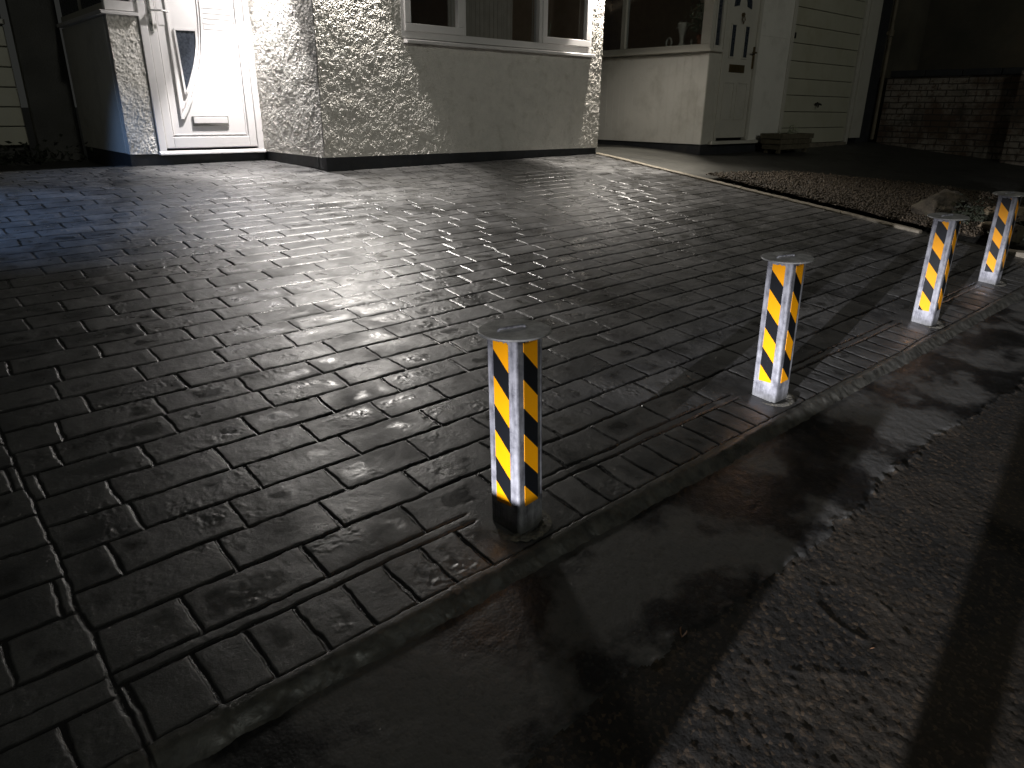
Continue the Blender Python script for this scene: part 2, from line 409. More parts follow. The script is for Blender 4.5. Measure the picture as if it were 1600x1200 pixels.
def emis(name, col, st):
    m_, nt, b = nodes(name); b.inputs['Emission Color'].default_value = col + (1,); b.inputs['Emission Strength'].default_value = st
    return m_
M['bulb'] = emis('lit_lamp_lens', (1, .93, .82), 30)

# ------------------------------------------------------------------ ground structures
# big base sheet
xs = np.concatenate([np.linspace(-60, -3, 12), np.linspace(-2.5, 13, 60), np.linspace(14, 70, 12)])
ys = np.concatenate([np.linspace(-60, -3, 10), np.linspace(-2.5, 9, 50), np.linspace(10, 70, 12)])
X, Y = np.meshgrid(xs, ys); Z = np.array(zg(X, Y)) - .05
o = grid_mesh('ground', np.stack([X, Y, Z], -1), M['soil']); tag(o, kind='structure')

# --- stamped concrete driveway: real relief
def course_joints():
    first = {0: .76, 1: .62, 2: .70, 3: .545, 4: .754, 5: .866, 6: .984}
    out = []
    rr = np.random.default_rng(5)
    for k in range(46):
        a = first.get(k, .6 + (k % 2) * .125 + rr.uniform(-.03, .03))
        L = [a]
        while L[-1] < 7: L.append(L[-1] + rr.choice([.235, .25, .27, .215]) + rr.uniform(-.012, .012))
        B = [a]
        while B[-1] > -3: B.append(B[-1] - (rr.choice([.235, .25, .27]) + rr.uniform(-.012, .012)))
        out.append(np.array(sorted(B[1:] + L)))
    return out
CJ = course_joints()
CP = .1205; Y0 = 1.134
BOLL = [(.951, 1.044, .116, -.019, .018), (2.065, 1.050, .009, -.043, -.001), (3.335, 1.043, .038, -.049, -.018), (4.356, 1.098, .032, -.059, -.009)]
def paving(X, Y):
    wx = (fbm(X, Y, 9, 3, 3) - .5) * .016; wy = (fbm(X, Y, 6, 3, 9) - .5) * .013
    wx2 = (vnoise(X * 60, Y * 60, 31) - .5) * .003; wy2 = (vnoise(X * 60, Y * 60, 37) - .5) * .003
    U = X + wx + wx2; V = Y + wy + wy2
    d = np.full(X.shape, 9.0); bid = np.zeros(X.shape)
    left = U < .118
    Vs = np.where(left, V + .055, V)
    k = np.clip(np.floor((Vs - Y0) / CP).astype(int), -1, 45)
    inC = Vs >= Y0
    dv = np.abs(Vs - Y0 - np.round((Vs - Y0) / CP) * CP)
    jw = np.zeros(X.shape)
    for kk in range(0, 46):
        s = inC & (k == kk)
        if not s.any(): continue
        J = CJ[kk]; u = U[s] + np.where(left[s], .11, 0)
        i = np.clip(np.searchsorted(J, u), 1, len(J) - 1)
        du = np.minimum(np.abs(u - J[i - 1]), np.abs(J[i] - u))
        d[s] = np.minimum(du, dv[s]); bid[s] = (np.sin(i * 12.9898 + kk * 78.233) * 43758.5453) % 1
    # border: soldier course between y .965 and 1.10 then a thin band
    bj = np.array([-1.9 + .097 * i for i in range(20)] + [.036, .133, .237, .33, .428, .528, .621, .712, .809] + [1.09, 1.19, 1.276, 1.367, 1.461, 1.562, 1.649, 1.758, 1.838, 1.925, 2.14, 2.221, 2.314, 2.401, 2.491, 2.583]
                  + [2.68 + .096 * i for i in range(40)])
    bj = np.array(sorted(bj))
    sB = ~inC
    i = np.clip(np.searchsorted(bj, U[sB]), 1, len(bj) - 1)
    du = np.minimum(np.abs(U[sB] - bj[i - 1]), np.abs(bj[i] - U[sB]))
    vv = V[sB]
    dd = np.where(vv > 1.102, 9, np.where(vv > .962, du, 9))
    dd = np.minimum(dd, np.abs(vv - 1.102)); dd = np.minimum(dd, np.abs(vv - .962) * 1.6 + .002)
    d[sB] = dd; bid[sB] = (np.sin(i * 7.17) * 43758.5453) % 1
    d = np.minimum(d, np.where(V < Y0 + .0, np.abs(V - Y0), 9))
    # long saw line on the left
    d = np.minimum(d, np.where(V > .90, np.abs(U - .118), 9))
    # smooth cement patches around posts
    patch = np.zeros(X.shape)
    for (bx, by, *_r) in BOLL:
        pw = .085 if bx > 1.5 else .07
        ex = np.maximum(np.abs(X - bx) - pw, 0); ey = np.maximum(np.abs(Y - .03 - by) - .075, 0)
        patch = np.maximum(patch, 1 - ss(.0, .022, np.hypot(ex, ey) + (fbm(X, Y, 25, 2, 5) - .5) * .012))
    depthvar = .35 + .9 * fbm(X, Y, 2.5, 2, 77)
    wide = .0043 + .004 * (fbm(X, Y, 14, 2, 41) - .4)
    g = (1 - ss(wide * .6, wide * 1.25, d)) * (1 - patch)
    shoulder = (1 - ss(.004, .018, d)) * (1 - patch)
    h = -.0046 * g * depthvar - .0004 * shoulder
    h += (bid - .5) * .0010 * (1 - patch)
    rough = (fbm(X, Y, 26, 4, 51) - .5) * .0019 * (1 - g) + (1 - np.abs(2 * fbm(X, Y, 40, 3, 61) - 1)) * -.0006
    chip = ss(.62, .74, fbm(X, Y, 13, 3, 71)) * (fbm(X, Y, 90, 2, 81) - .5) * .0032
    h += (rough + chip) * (1 - .7 * patch)
    h += (fbm(X, Y, 3.2, 2, 91) - .5) * .004
    # front lip sloping to the pavement
    lip = ss(.948, .900, Y + (fbm(X, Y, 5, 2, 13) - .5) * .006 + (fbm(X, Y, 45, 3, 14) - .5) * .006)
    h -= .027 * lip + .006 * lip * (fbm(X, Y, 30, 3, 15) - .5)
    jc = (1 - ss(wide * .9, wide * 1.7, d)) * (1 - patch)
    return h, jc * (1 - lip), bid * (1 - patch) + .35 * patch, ss(.012, .04, d) * (1 - patch * .5), ss(.972, .955, Y)
def adap(a, b, f):
    L = [a]
    while L[-1] < b: L.append(L[-1] + f(L[-1]))
    L[-1] = b; return np.array(L)
xs = adap(-1.3, 5.62, lambda x: .012 if x < -.15 else min(.0062, .0024 + max(0, abs(x - .8) - .7) * .0015))
ys = adap(.895, 6.34, lambda y: min(.0052, .0023 + (y - .9) * .0015))
X, Y = np.meshgrid(xs, ys)
H, G, B, MID, LIP = paving(X, Y)
edge = 5.60 - .115 * np.clip(5.05 - Y, 0, 5) + .01 * (vnoise(Y * 4, Y * 0, 3) - .5)
mask = (X < edge)
o = grid_mesh('driveway', np.stack([X, Y, zg(X, Y) + H], -1), M['paving'], attrs={'joint': G, 'brick': B, 'mid': MID, 'lip': LIP}, mask=mask)
tag(o, kind='structure')
# driveway beyond, at the right front and left back
bm = bmesh.new()

# --- pavement: smooth strip and rough tarmac, one sheet with a ragged seam
xs = adap(-1.2, 5.2, lambda x: .0048 + max(0, abs(x - 1.2) - 1.0) * .003)
ys = adap(-.5, .945, lambda y: .0040 + max(0, -y) * .01)
X, Y = np.meshgrid(xs, ys)
seam = .605 + (fbm(X, Y * 0, 3, 4, 21) - .5) * .12 + (vnoise(X * 45, Y * 45, 23) - .5) * .016
sd = Y - seam
Zs = zg(X, Y) - .027
rgh = ss(.008, -.012, sd)
h = rgh * ((fbm(X, Y, 90, 3, 25) - .5) * .0025 + (.5 - worley(X, Y, 140, 3)) * .0012 + (fbm(X, Y, 4, 3, 27) - .5) * .005)
h += (1 - rgh) * ((fbm(X, Y, 5, 3, 29) - .5) * .004 + (fbm(X, Y, 60, 3, 33) - .5) * .0018)
h += np.exp(-(sd / .010) ** 2) * (.006 * ss(.35, .75, fbm(X, Y, 30, 3, 35)) - .002)
h += .004 * (1 - rgh)
# dished oval stopcock surround + linear trench scars
px, py = 1.335, .415
de = np.hypot((X - px) / .066, (Y - py) / .088) + (fbm(X, Y, 18, 3, 43) - .5) * .35
h += np.exp(-((de - 1) / .10) ** 2) * .0022 * ss(.35, .7, fbm(X, Y, 26, 3, 44)) - ss(1, .9, de) * .0008
tr = np.abs((Y - .47) + (X - 1.03) * .95 + (fbm(X, Y, 6, 3, 47) - .5) * .10)
h += rgh * np.exp(-(tr / .012) ** 2) * .0012 * ss(.42, .6, fbm(X, Y, 9, 2, 49))
grp = ss(.0, .06, (Y - .47) + (X - 1.03) * .95)
h += rgh * (1 - grp) * (fbm(X, Y, 45, 4, 53) - .5) * .003
o = grid_mesh('pavement', np.stack([X, Y, Zs + h], -1), [M['strip_asphalt'], M['rough_asphalt']])
tag(o, kind='structure')
fm = (rgh[:-1, :-1] > .5).reshape(-1).astype(np.int32)
o.data.polygons.foreach_set('material_index', fm); o.data.update()
# road/pavement further out, lower sheet
xs = np.linspace(-30, 40, 80); ys = np.linspace(-30, .93, 40); X, Y = np.meshgrid(xs, ys)
o = grid_mesh('road', np.stack([X, Y, zg(X, Y) - .033 - .02 * ss(-.45, -.8, Y) * 1.0], -1), M['rough_asphalt'],
              mask=~((X > -1.6) & (X < 4.5) & (Y > -1.0))); tag(o, kind='structure')

# neighbour's drive (dark, brownish)
xs = adap(5.15, 12.5, lambda x: .035); ys = adap(.92, 6.5, lambda y: .035); X, Y = np.meshgrid(xs, ys)
edge = 5.60 - .115 * np.clip(5.05 - Y, 0, 5)
o = grid_mesh('neighbour_drive', np.stack([X, Y, zg(X, Y) - .012 + (fbm(X, Y, 3, 4, 63) - .5) * .02], -1), M['soil'], mask=X > edge - .03)
tag(o, kind='structure')

# edging kerb along the drive
ek = empty('edging_kerb', (5.5, 3.5, zgf(5.5, 3.5)), 'pale narrow concrete edging along the right side of the block driveway', 'kerb')
bm = bmesh.new()
yy = 5.06
while yy > 1.9:
    y2 = max(yy - .9, 1.78); n = 6
    for i in range(n):
        a = yy - (yy - y2 - .006) * i / n; b_ = yy - (yy - y2 - .006) * (i + 1) / n
        def ex(y): return 5.60 - .115 * (5.05 - y)
        for (p, q) in ((a, b_),):
            vs = []
            for y in (p, q):
                for dx, dz in ((-.004, -.06), (-.004, .010), (.006, .017), (.042, .017), (.052, .008), (.052, -.06)):
                    vs.append(bm.verts.new((ex(y) + dx + random.uniform(-.002, .002), y, zgf(ex(y), y) + dz + random.uniform(-.0015, .0015))))
            for i2 in range(5): bm.faces.new((vs[i2], vs[i2 + 1], vs[7 + i2], vs[6 + i2]))
            bm.faces.new(vs[:6]); bm.faces.new(vs[6:][::-1])
    yy = y2
from_bm('kerb_stones', bm, M['kerb'], ek)

# ------------------------------------------------------------------ pebble-dashed sheets
def dash_height(u, v, seed, amp=1.0):
    w1 = worley(u + (fbm(u, v, 40, 2, seed) - .5) * .012, v + (fbm(v, u, 40, 2, seed + 2) - .5) * .010, 128, seed); w2 = worley(u, v, 210, seed + 5)
    big = fbm(u, v, 9, 3, seed + 9)
    return amp * (fbm(u, v, 170, 2, seed + 3) - .5) * .0045 + amp * .0080 * ss(0, .8, 1 - w1 * 1.15) * (.2 + 1.3 * fbm(u, v, 45, 2, seed + 7)) + .004 * np.clip(1 - w2, 0, 1) + .009 * big
def dash_sheet(name, parent, p0, ud, un, L, z0, z1, step, nrm, seed, hole=None, stepz=None, amp=1.0):
    us = np.linspace(0, L, int(L / step) + 1); vs = np.linspace(z0, z1, int((z1 - z0) / (stepz or step)) + 1)
    U, V = np.meshgrid(us, vs); H = dash_height(U, V, seed, amp)
    P = np.stack([p0[0] + ud[0] * U + nrm[0] * H, p0[1] + ud[1] * U + nrm[1] * H, V], -1)
    mk = None
    if hole:
        a, b, c, d = hole; mk = ~((U > a) & (U < b) & (V > c) & (V < d))
    return grid_mesh(name, P, M['dash'], parent, mask=mk)

# ------------------------------------------------------------------ OUR HOUSE
house = empty('house', (2.66, 5.12, -.45), 'white pebbledash house front with black plinth, white window and brightly lit door', 'house')
FY = 5.123; DY = 6.228; PZ = -.355
# front wall with window hole
dash_sheet('wall', house, (2.645, FY - .004, 0), (1, 0), None, 3.027, PZ, 1.75, .0034, (0, -1), 3, hole=(.727, 2.867, .49, 1.60))
dash_sheet('wall', house, (2.653, FY - .011, 0), (0, 1), None, 1.077, PZ, 1.75, .0038, (-1, 0), 23, amp=.7)
dash_sheet('wall', house, (1.585, DY - .02, 0), (1, 0), None, .205, PZ, .61, .006, (0, -1), 43)
dash_sheet('wall', house, (5.668, FY - .004, 0), (0, 1), None, 1.6, PZ, 1.75, .014, (1, 0), 53)
boxes('wall_core', [(2.662, 3.372, FY + .001, FY + .10, PZ, 1.75), (5.512, 5.664, FY + .001, FY + .10, PZ, 1.75),
                    (3.372, 5.512, FY + .001, FY + .10, PZ, .49), (3.372, 5.512, FY + .001, FY + .10, 1.60, 1.75),
                    (2.662, 2.74, FY + .10, 6.30, PZ, 1.75), (5.58, 5.664, FY + .10, 6.7, PZ, 1.75),
                    (1.59, 1.80, DY + .002, DY + .06, PZ, .605)], M['dash'], house, 0)
boxes('upper_wall', [(2.64, 5.69, FY - .02, 6.9, 1.752, 2.6)], M['dash'], house, .004)
# plinth slightly behind the render's drip edge
bm = bmesh.new()
add_box(bm, (2.662, 5.662, FY - .004, FY + .12, -.62, PZ - .001), .003)
add_box(bm, (2.660, 2.76, FY + .122, 6.215, -.62, PZ - .002), .003)
add_box(bm, (1.588, 2.658, DY - .008, DY + .15, -.62, PZ - .003), .003)
add_box(bm, (5.56, 5.663, FY + .122, 6.7, -.62, PZ - .002), .003)
from_bm('plinth', bm, M['plinth'], house)
# side wall on the far left (smooth, catches the cold light)
boxes('side_wall', [(1.582, 1.66, DY + .064, 7.62, -.352, .600)], M['clad'], house, .003)
boxes('side_wall_base', [(1.590, 1.66, DY + .152, 7.62, -.60, -.354)], M['plinth'], house, 0)
# ---- window
win = boxes('window', [], M['upvc'], house) if False else None
bm = bmesh.new()
fx0, fx1, fz0, fz1 = 3.368, 5.515, .505, 1.61
fy0, fy1 = FY - .018, FY + .055
for b in ((fx0, fx1, fy0, fy1, fz0, fz0 + .052), (fx0, fx1, fy0, fy1, fz1 - .052, fz1), (fx0, fx0 + .05, fy0, fy1, fz0 + .0525, fz1 - .0525),
          (fx1 - .05, fx1, fy0, fy1, fz0 + .0525, fz1 - .0525), (3.955, 4.0, fy0, fy1, fz0 + .0525, fz1 - .0525), (4.825, 4.87, fy0, fy1, fz0 + .0525, fz1 - .0525)):
    add_box(bm, b, .004)
win = from_bm('window', bm, M['upvc'], house)
def sash(x0, x1):
    bm = bmesh.new(); z0, z1 = fz0 + .050, fz1 - .05; t = .056; ya, yb = fy0 - .014, fy0 + .03
    for b in ((x0, x1, ya, yb, z0, z0 + t), (x0, x1, ya, yb, z1 - t, z1), (x0, x0 + t, ya, yb, z0 + t + .0004, z1 - t - .0004), (x1 - t, x1, ya, yb, z0 + t + .0004, z1 - t - .0004)):
        add_box(bm, b, .005)
    return from_bm('sash', bm, M['upvc'], win)
sash(3.400, 3.966); sash(4.858, 5.482)
boxes('pane', [(3.446, 3.920, fy0 + .032, fy0 + .040, .600, 1.52)], M['glass'], win, 0)
boxes('pane', [(4.002, 4.823, fy0 + .040, fy0 + .048, .558, 1.557)], M['glass'], win, 0)
boxes('pane', [(4.908, 5.436, fy0 + .032, fy0 + .040, .600, 1.52)], M['glass'], win, 0)
# thin inner spacer bars visible behind the glass
for b_ in ((3.895, 3.899, fy0 + .05, fy0 + .054, .56, 1.56), (5.385, 5.389, fy0 + .05, fy0 + .054, .56, 1.56), (4.785, 4.789, fy0 + .052, fy0 + .056, .56, 1.56)): boxes('spacer_bar', [b_], M['upvc_old'], win, 0)
bm = bmesh.new()
prism(bm, [(FY - .072, .470), (FY - .072, .488), (FY - .020, .500), (FY + .04, .500), (FY + .04, .470)], 'x', 3.385, 5.525)
from_bm('sill', bm, M['upvc'], win)
# room behind
boxes('room', [(3.30, 5.56, FY + 1.5, FY + 1.52, .2, 1.74), (3.28, 3.30, FY + .105, FY + 1.52, .2, 1.74), (5.56, 5.575, FY + .105, FY + 1.52, .2, 1.74),
               (3.30, 5.56, FY + .105, FY + 1.5, .2, .22), (3.30, 5.56, FY + .105, FY + 1.5, 1.72, 1.74)], M['room'], house, 0)
boxes('windowsill_board', [(3.38, 5.5, FY + .105, FY + .30, .52, .54)], M['upvc_old'], house, .003)
bm = bmesh.new()
for k in range(46):
    x = 4.10 + k * .016; y = FY + .36 + .003 * math.sin(k * 1.9)
    add_box(bm, (x, x + .0158, y, y + .006, .55, 1.7), 0)
from_bm('curtain', bm, M['curtain'], house)
# ---- front door
door = bmesh.new()
xl, xr, zb, zt = 1.800, 2.652, -.352, 1.70
yo = DY - .045
for b in ((xl, xl + .055, yo, DY + .03, zb + .002, zt), (xr - .058, xr, yo, DY + .03, zb + .002, zt), (xl + .0555, xr - .0585, yo, DY + .03, zt - .06, zt)):
    add_box(door, b, .005)
fd = from_bm('front_door', door, M['upvc'], house)
bm = bmesh.new()   # leaf: stiles, rails
lx0, lx1, lz0, lz1 = xl + .058, xr - .061, zb + .034, zt - .063
yl = DY - .034
sw = .062
for b in ((lx0, lx0 + sw, yl, DY + .02, lz0, lz1), (lx1 - sw, lx1, yl, DY + .02, lz0, lz1), (lx0 + sw + .0003, lx1 - sw - .0003, yl, DY + .02, lz0, lz0 + .085)):
    add_box(bm, b, .006)
from_bm('leaf_frame', bm, M['upvc'], fd)
bm = bmesh.new(); add_box(bm, (lx0 + sw + .0006, lx1 - sw - .0006, DY - .012, DY + .012, lz0 + .0856, lz1), 0)
from_bm('panel', bm, M['upvc'], fd)
bm = bmesh.new()
add_box(bm, (lx0 + sw + .006, lx0 + sw + .016, DY - .021, DY - .0115, lz0 + .095, lz1), .003)
add_box(bm, (lx1 - sw - .016, lx1 - sw - .006, DY - .021, DY - .0115, lz0 + .095, lz1), .003)
add_box(bm, (lx0 + sw + .018, lx1 - sw - .018, DY - .021, DY - .0115, lz0 + .095, lz0 + .105), .003)
from_bm('bead', bm, M['upvc'], fd)
# crescent moulding and vertical bar
arc = [(2.250, 1.30), (2.262, 1.1), (2.266, .9), (2.265, .758), (2.262, .66), (2.256, .574), (2.246, .48), (2.228, .384), (2.196, .27), (2.156, .169), (2.10, .04), (2.05, -.05), (2.018, -.10)]
def smooth_path(p, n=4):
    out = []
    for i in range(len(p) - 1):
        p0 = p[max(i - 1, 0)]; p1 = p[i]; p2 = p[i + 1]; p3 = p[min(i + 2, len(p) - 1)]
        for k in range(n):
            t = k / n
            out.append(tuple(.5 * ((2 * p1[j]) + (-p0[j] + p2[j]) * t + (2 * p0[j] - 5 * p1[j] + 4 * p2[j] - p3[j]) * t * t + (-p0[j] + 3 * p1[j] - 3 * p2[j] + p3[j]) * t ** 3) for j in (0, 1)))
    out.append(p[-1]); return out
bm = bmesh.new()
strip_path(bm, smooth_path(arc), .014, DY - .028, DY - .013)
strip_path(bm, smooth_path([(x - .020, z + (.0 if z > .2 else .03)) for x, z in arc[:-1]]), .009, DY - .022, DY - .0125)
add_box(bm, (2.000, 2.016, DY - .030, DY - .013, -.104, 1.3), .004)
from_bm('crescent_moulding', bm, M['upvc'], fd)
gl = [(2.046, .537), (2.206, .541), (2.203, .48), (2.190, .40), (2.163, .304), (2.130, .22), (2.096, .14), (2.063, .079)]
bm = bmesh.new(); prism(bm, gl, 'y', DY - .018, DY - .010); from_bm('glass', bm, M['frost'], fd)
bm = bmesh.new(); strip_path(bm, smooth_path(gl[1:], 3), .014, DY - .027, DY - .017); strip_path(bm, [gl[-1], gl[0]], .014, DY - .027, DY - .017); strip_path(bm, [(2.04, .541), (2.213, .545)], .014, DY - .027, DY - .017)
from_bm('glass_bead', bm, M['upvc'], fd)
bm = bmesh.new()
gu = [(2.046, .95), (2.222, .95), (2.224, 1.05), (2.218, 1.2), (2.20, 1.3), (2.046, 1.3)]
prism(bm, gu, 'y', DY - .018, DY - .010); from_bm('glass', bm, M['frost'], fd)
bm = bmesh.new()
for i in range(9):
    z = .557 + i * .037; add_box(bm, (2.272, 2.505, DY - .0150, DY - .0115, z, z + .034), .0028)
from_bm('ribbed_panel', bm, M['upvc'], fd)
# letter plate
bm = bmesh.new(); add_box(bm, (2.086, 2.376, DY - .022, DY - .0115, -.155, -.078), .003); lp = from_bm('letter_plate', bm, M['chrome'], fd)
bm = bmesh.new(); add_box(bm, (2.096, 2.366, DY - .030, DY - .0225, -.132, -.086), .003); from_bm('letter_flap', bm, M['upvc'], fd)
# handle: backplate, lever, keyhole
bm = bmesh.new(); add_box(bm, (1.868, 1.896, DY - .045, DY - .0345, .505, .74), .006)
tube(bm, [(1.882, DY - .045, .652), (1.882, DY - .085, .652)], .009); tube(bm, [(1.876, DY - .085, .652), (1.95, DY - .088, .654), (2.0, DY - .082, .650)], [.009, .008, .007])
from_bm('handle', bm, M['chrome'], fd)
bm = bmesh.new(); tube(bm, [(1.882, DY - .0475, .565), (1.882, DY - .0448, .565)], .006); add_box(bm, (1.8795, 1.8845, DY - .0475, DY - .0448, .545, .562), 0); from_bm('keyhole', bm, M['rubber'], fd)
boxes('lock_keep', [(1.940, 1.995, DY - .016, DY - .0112, .563, .73)], M['upvc'], fd, .002)
bm = bmesh.new(); prism(bm, [(DY - .075, -.362), (DY - .075, -.350), (DY - .035, -.336), (DY + .02, -.336), (DY + .02, -.362)], 'x', 1.795, 2.650)
from_bm('door_sill', bm, M['upvc'], fd)
# side light window left of the door
sl = boxes('side_window', [(1.585, 1.80, DY - .03, DY + .04, .636, .70), (1.585, 1.64, DY - .03, DY + .04, .7005, 1.7), (1.76, 1.797, DY - .03, DY + .04, .7005, 1.7)], M['upvc'], house, .004)
bm = bmesh.new(); prism(bm, [(DY - .075, .606), (DY - .075, .622), (DY - .02, .634), (DY + .05, .634), (DY + .05, .606)], 'x', 1.545, 1.795)
add_box(bm, (1.545, 1.60, DY + .0505, 7.6, .606, .632), .003)
from_bm('sill', bm, M['upvc'], sl)
boxes('pane', [(1.641, 1.759, DY, DY + .008, .7005, 1.7)], M['frost'], sl, 0)
boxes('pane', [(1.60, 1.612, DY + .062, 7.6, .69, 1.7)], M['frost'], sl, 0)
boxes('frame', [(1.588, 1.63, DY + .045, 7.6, .634, .688), (1.588, 1.63, 6.9, 6.95, .6885, 1.7)], M['upvc_old'], sl, .003)

# ---- wall lamps (just above the frame)
def wall_lamp(loc, n, label):
    r = empty('wall_lamp', loc, label, 'wall lamp', 'down-lighting wall lamps on the white house')
    bm = bmesh.new()
    x, y, z = loc
    t = bmesh.new()
    seg = 24
    ring = lambda rad, zz: [bm.verts.new((x + rad * math.cos(2 * math.pi * k / seg), y + rad * math.sin(2 * math.pi * k / seg), zz)) for k in range(seg)]
    rs = [ring(.027, z + .004), ring(.030, z + .004), ring(.030, z + .15), ring(.026, z + .154)]
    t.free()
    for a, b in zip(rs, rs[1:]):
        for k in range(seg): bm.faces.new((a[k], a[(k + 1) % seg], b[(k + 1) % seg], b[k]))
    bm.faces.new(rs[-1])
    tube(bm, [(x, y, z + .08), (x + n[0] * .075, y + n[1] * .075, z + .08)], .012)
    from_bm('body', bm, M['lampm'], r)
    bm = bmesh.new(); tube(bm, [(x, y, z + .030), (x, y, z + .034)], .024, 20); from_bm('lens', bm, M['bulb'], r)
wall_lamp(LAMPS[0][1], (1, 0), 'dark cylinder wall lamp beside the white front door')
wall_lamp(LAMPS[1][1], (0, 1), 'dark cylinder wall lamp left of the large bay window')
wall_lamp(LAMPS[2][1], (0, 1), 'dark cylinder wall lamp at the right corner of the house front')

# ------------------------------------------------------------------ LEFT NEIGHBOUR
ln = empty('neighbour_house', (0.6, 7.8, -.4), 'unlit house far left with cream boarded garage door in shadow', 'house')
boxes('wall', [(1.235, 1.575, 7.66, 7.76, -.6, 2.4), (-2.5, 1.234, 8.12, 8.2, -.6, 2.4)], M['soil'], ln, 0)
bm = bmesh.new()
for i in range(6):
    z = -.35 + i * .163; add_box(bm, (-2.4, 1.225, 8.03, 8.075, z, z + .155), .006)
from_bm('garage_door', bm, M['garage'], ln)
boxes('ledge', [(-2.4, 1.235, 7.98, 8.12, .636, .675)], M['upvc_old'], ln, .004)
boxes('window', [(-2.4, 1.22, 8.08, 8.11, .70, 2.3)], M['frost'], ln, 0)
# ------------------------------------------------------------------ RIGHT NEIGHBOUR
rn = empty('neighbour_house', (7.0, 4.66, -.43), 'unlit white clad house on the right with porch window, front door and garage', 'house')
PX = 6.80; PY = 4.653
bm = bmesh.new()
y = 4.662
while y < 7.0:
    add_box(bm, (PX, PX + .02, y, min(y + .0955, 7.0), -.333, .555), .0022); y += .0965
from_bm('side_cladding', bm, M['clad'], rn)
boxes('plinth', [(PX + .012, 8.40, PY + .010, 7.0, -.6, -.334)], M['plinth'], rn, 0)
boxes('wall_core', [(PX + .0205, 7.02, PY + .02, 7.0, -.333, .60)], M['clad'], rn, 0)
bm = bmesh.new(); prism(bm, [(PX - .055, .568), (PX - .055, .590), (PX - .01, .600), (PX + .08, .600), (PX + .08, .568)], 'z', 0, 1); bm.free()
bm = bmesh.new(); add_box(bm, (PX - .05, PX + .08, 4.612, 7.0, .572, .597), .004); add_box(bm, (PX + .0805, 7.0, 4.612, 4.70, .572, .597), .004)
rs_ = from_bm('sill', bm, M['upvc_old'], rn)
bm = bmesh.new()
for b in ((PX, PX + .06, 4.66, 7.0, .5985, .645), (PX, PX + .06, 4.66, 4.775, .6455, 1.75), (PX, PX + .06, 5.795, 5.855, .6455, 1.75), (PX, PX + .06, 6.9, 7.0, .6455, 1.75), (PX, PX + .06, 4.66, 7.0, 1.7505, 1.8)):
    add_box(bm, b, .004)
rw = from_bm('side_window', bm, M['upvc_old'], rn)
boxes('pane', [(PX + .025, PX + .032, 4.776, 5.794, .646, 1.75)], M['glass'], rw, 0)
boxes('pane', [(PX + .025, PX + .032, 5.856, 6.899, .646, 1.75)], M['glass'], rw, 0)
boxes('inner_shelf', [(PX + .062, 7.02, 4.72, 6.99, .602, .628)], M['upvc_old'], rn, .002)
boxes('room', [(7.9, 7.92, 4.74, 7.0, .2, 1.9), (6.87, 7.9, 6.99, 7.0, .2, 1.9), (6.87, 7.9, 4.72, 7.0, 1.82, 1.9)], M['room'], rn, 0)
# front: corner post, sidelight, door
bm = bmesh.new()
for b in ((6.862, 6.885, PY, PY + .06, .5985, 1.8), (6.975, 7.02, PY, PY + .06, -.30, 1.8), (6.886, 6.9745, PY, PY + .06, .5985, .636), (6.806, 6.9745, PY + .002, PY + .03, -.333, .571)):
    add_box(bm, b, .003)
sd_ = from_bm('sidelight', bm, M['upvc_old'], rn)
boxes('pane', [(6.886, 6.9745, PY + .02, PY + .03, .6365, 1.8)], M['frost'], sd_, 0)
bm = bmesh.new()
for b in ((7.021, 7.058, PY - .012, PY + .05, -.30, 1.75), (7.652, 7.70, PY - .012, PY + .05, -.30, 1.75), (7.0585, 7.6515, PY - .012, PY + .05, 1.70, 1.75)):
    add_box(bm, b, .004)
nd = from_bm('front_door', bm, M['upvc_old'], rn)
bm = bmesh.new(); add_box(bm, (7.060, 7.650, PY + .012, PY + .045, -.272, 1.698), .003)
for x0, x1 in ((7.125, 7.33), (7.385, 7.59)):
    for b in ((x0, x1, PY + .004, PY + .0125, .285, .300), (x0, x1, PY + .004, PY + .0125, -.085, -.070), (x0, x0 + .014, PY + .004, PY + .0125, -.07, .285), (x1 - .014, x1, PY + .004, PY + .0125, -.07, .285)): add_box(bm, b, .002)
for x0, x1 in ((7.155, 7.262), (7.408, 7.515)):
    for b in ((x0, x1, PY + .002, PY + .0125, .845, .862), (x0, x1, PY + .002, PY + .0125, .528, .545), (x0, x0 + .018, PY + .002, PY + .0125, .545, .845), (x1 - .018, x1, PY + .002, PY + .0125, .545, .845)): add_box(bm, b, .003)
from_bm('leaf', bm, M['upvc_old'], nd)
boxes('glass', [(7.174, 7.244, PY + .006, PY + .0115, .546, .844)], M['frost'], nd, 0)
boxes('glass', [(7.427, 7.497, PY + .006, PY + .0115, .546, .844)], M['frost'], nd, 0)
for s in (-1, 1):
    bm = bmesh.new(); cx = 7.337; n = 8
    outer = [(cx + s * (.03 + .135 * math.cos(t)), 1.012 + .185 * math.sin(t)) for t in [math.pi / 2 * k / n for k in range(n + 1)]]
    inner = [(cx + s * (.02 + .055 * math.cos(t)), 1.03 + .085 * math.sin(t)) for t in [math.pi / 2 * k / n for k in range(n + 1)]]
    prism(bm, outer + inner[::-1], 'y', PY + .006, PY + .0115); from_bm('fanlight_glass', bm, M['frost'], nd)
bm = bmesh.new(); add_box(bm, (7.195, 7.485, PY + .003, PY + .0115, .392, .470), .003); from_bm('letter_plate', bm, M['darkbrass'], nd)
bm = bmesh.new(); tube(bm, [(7.345, PY + .012, .95), (7.345, PY - .008, .95)], .02, 14); tube(bm, [(7.33, PY - .004, .935), (7.318, PY - .008, .90), (7.345, PY - .010, .865), (7.372, PY - .008, .90), (7.36, PY - .004, .935)], .006, 8); from_bm('knocker', bm, M['darkbrass'], nd)
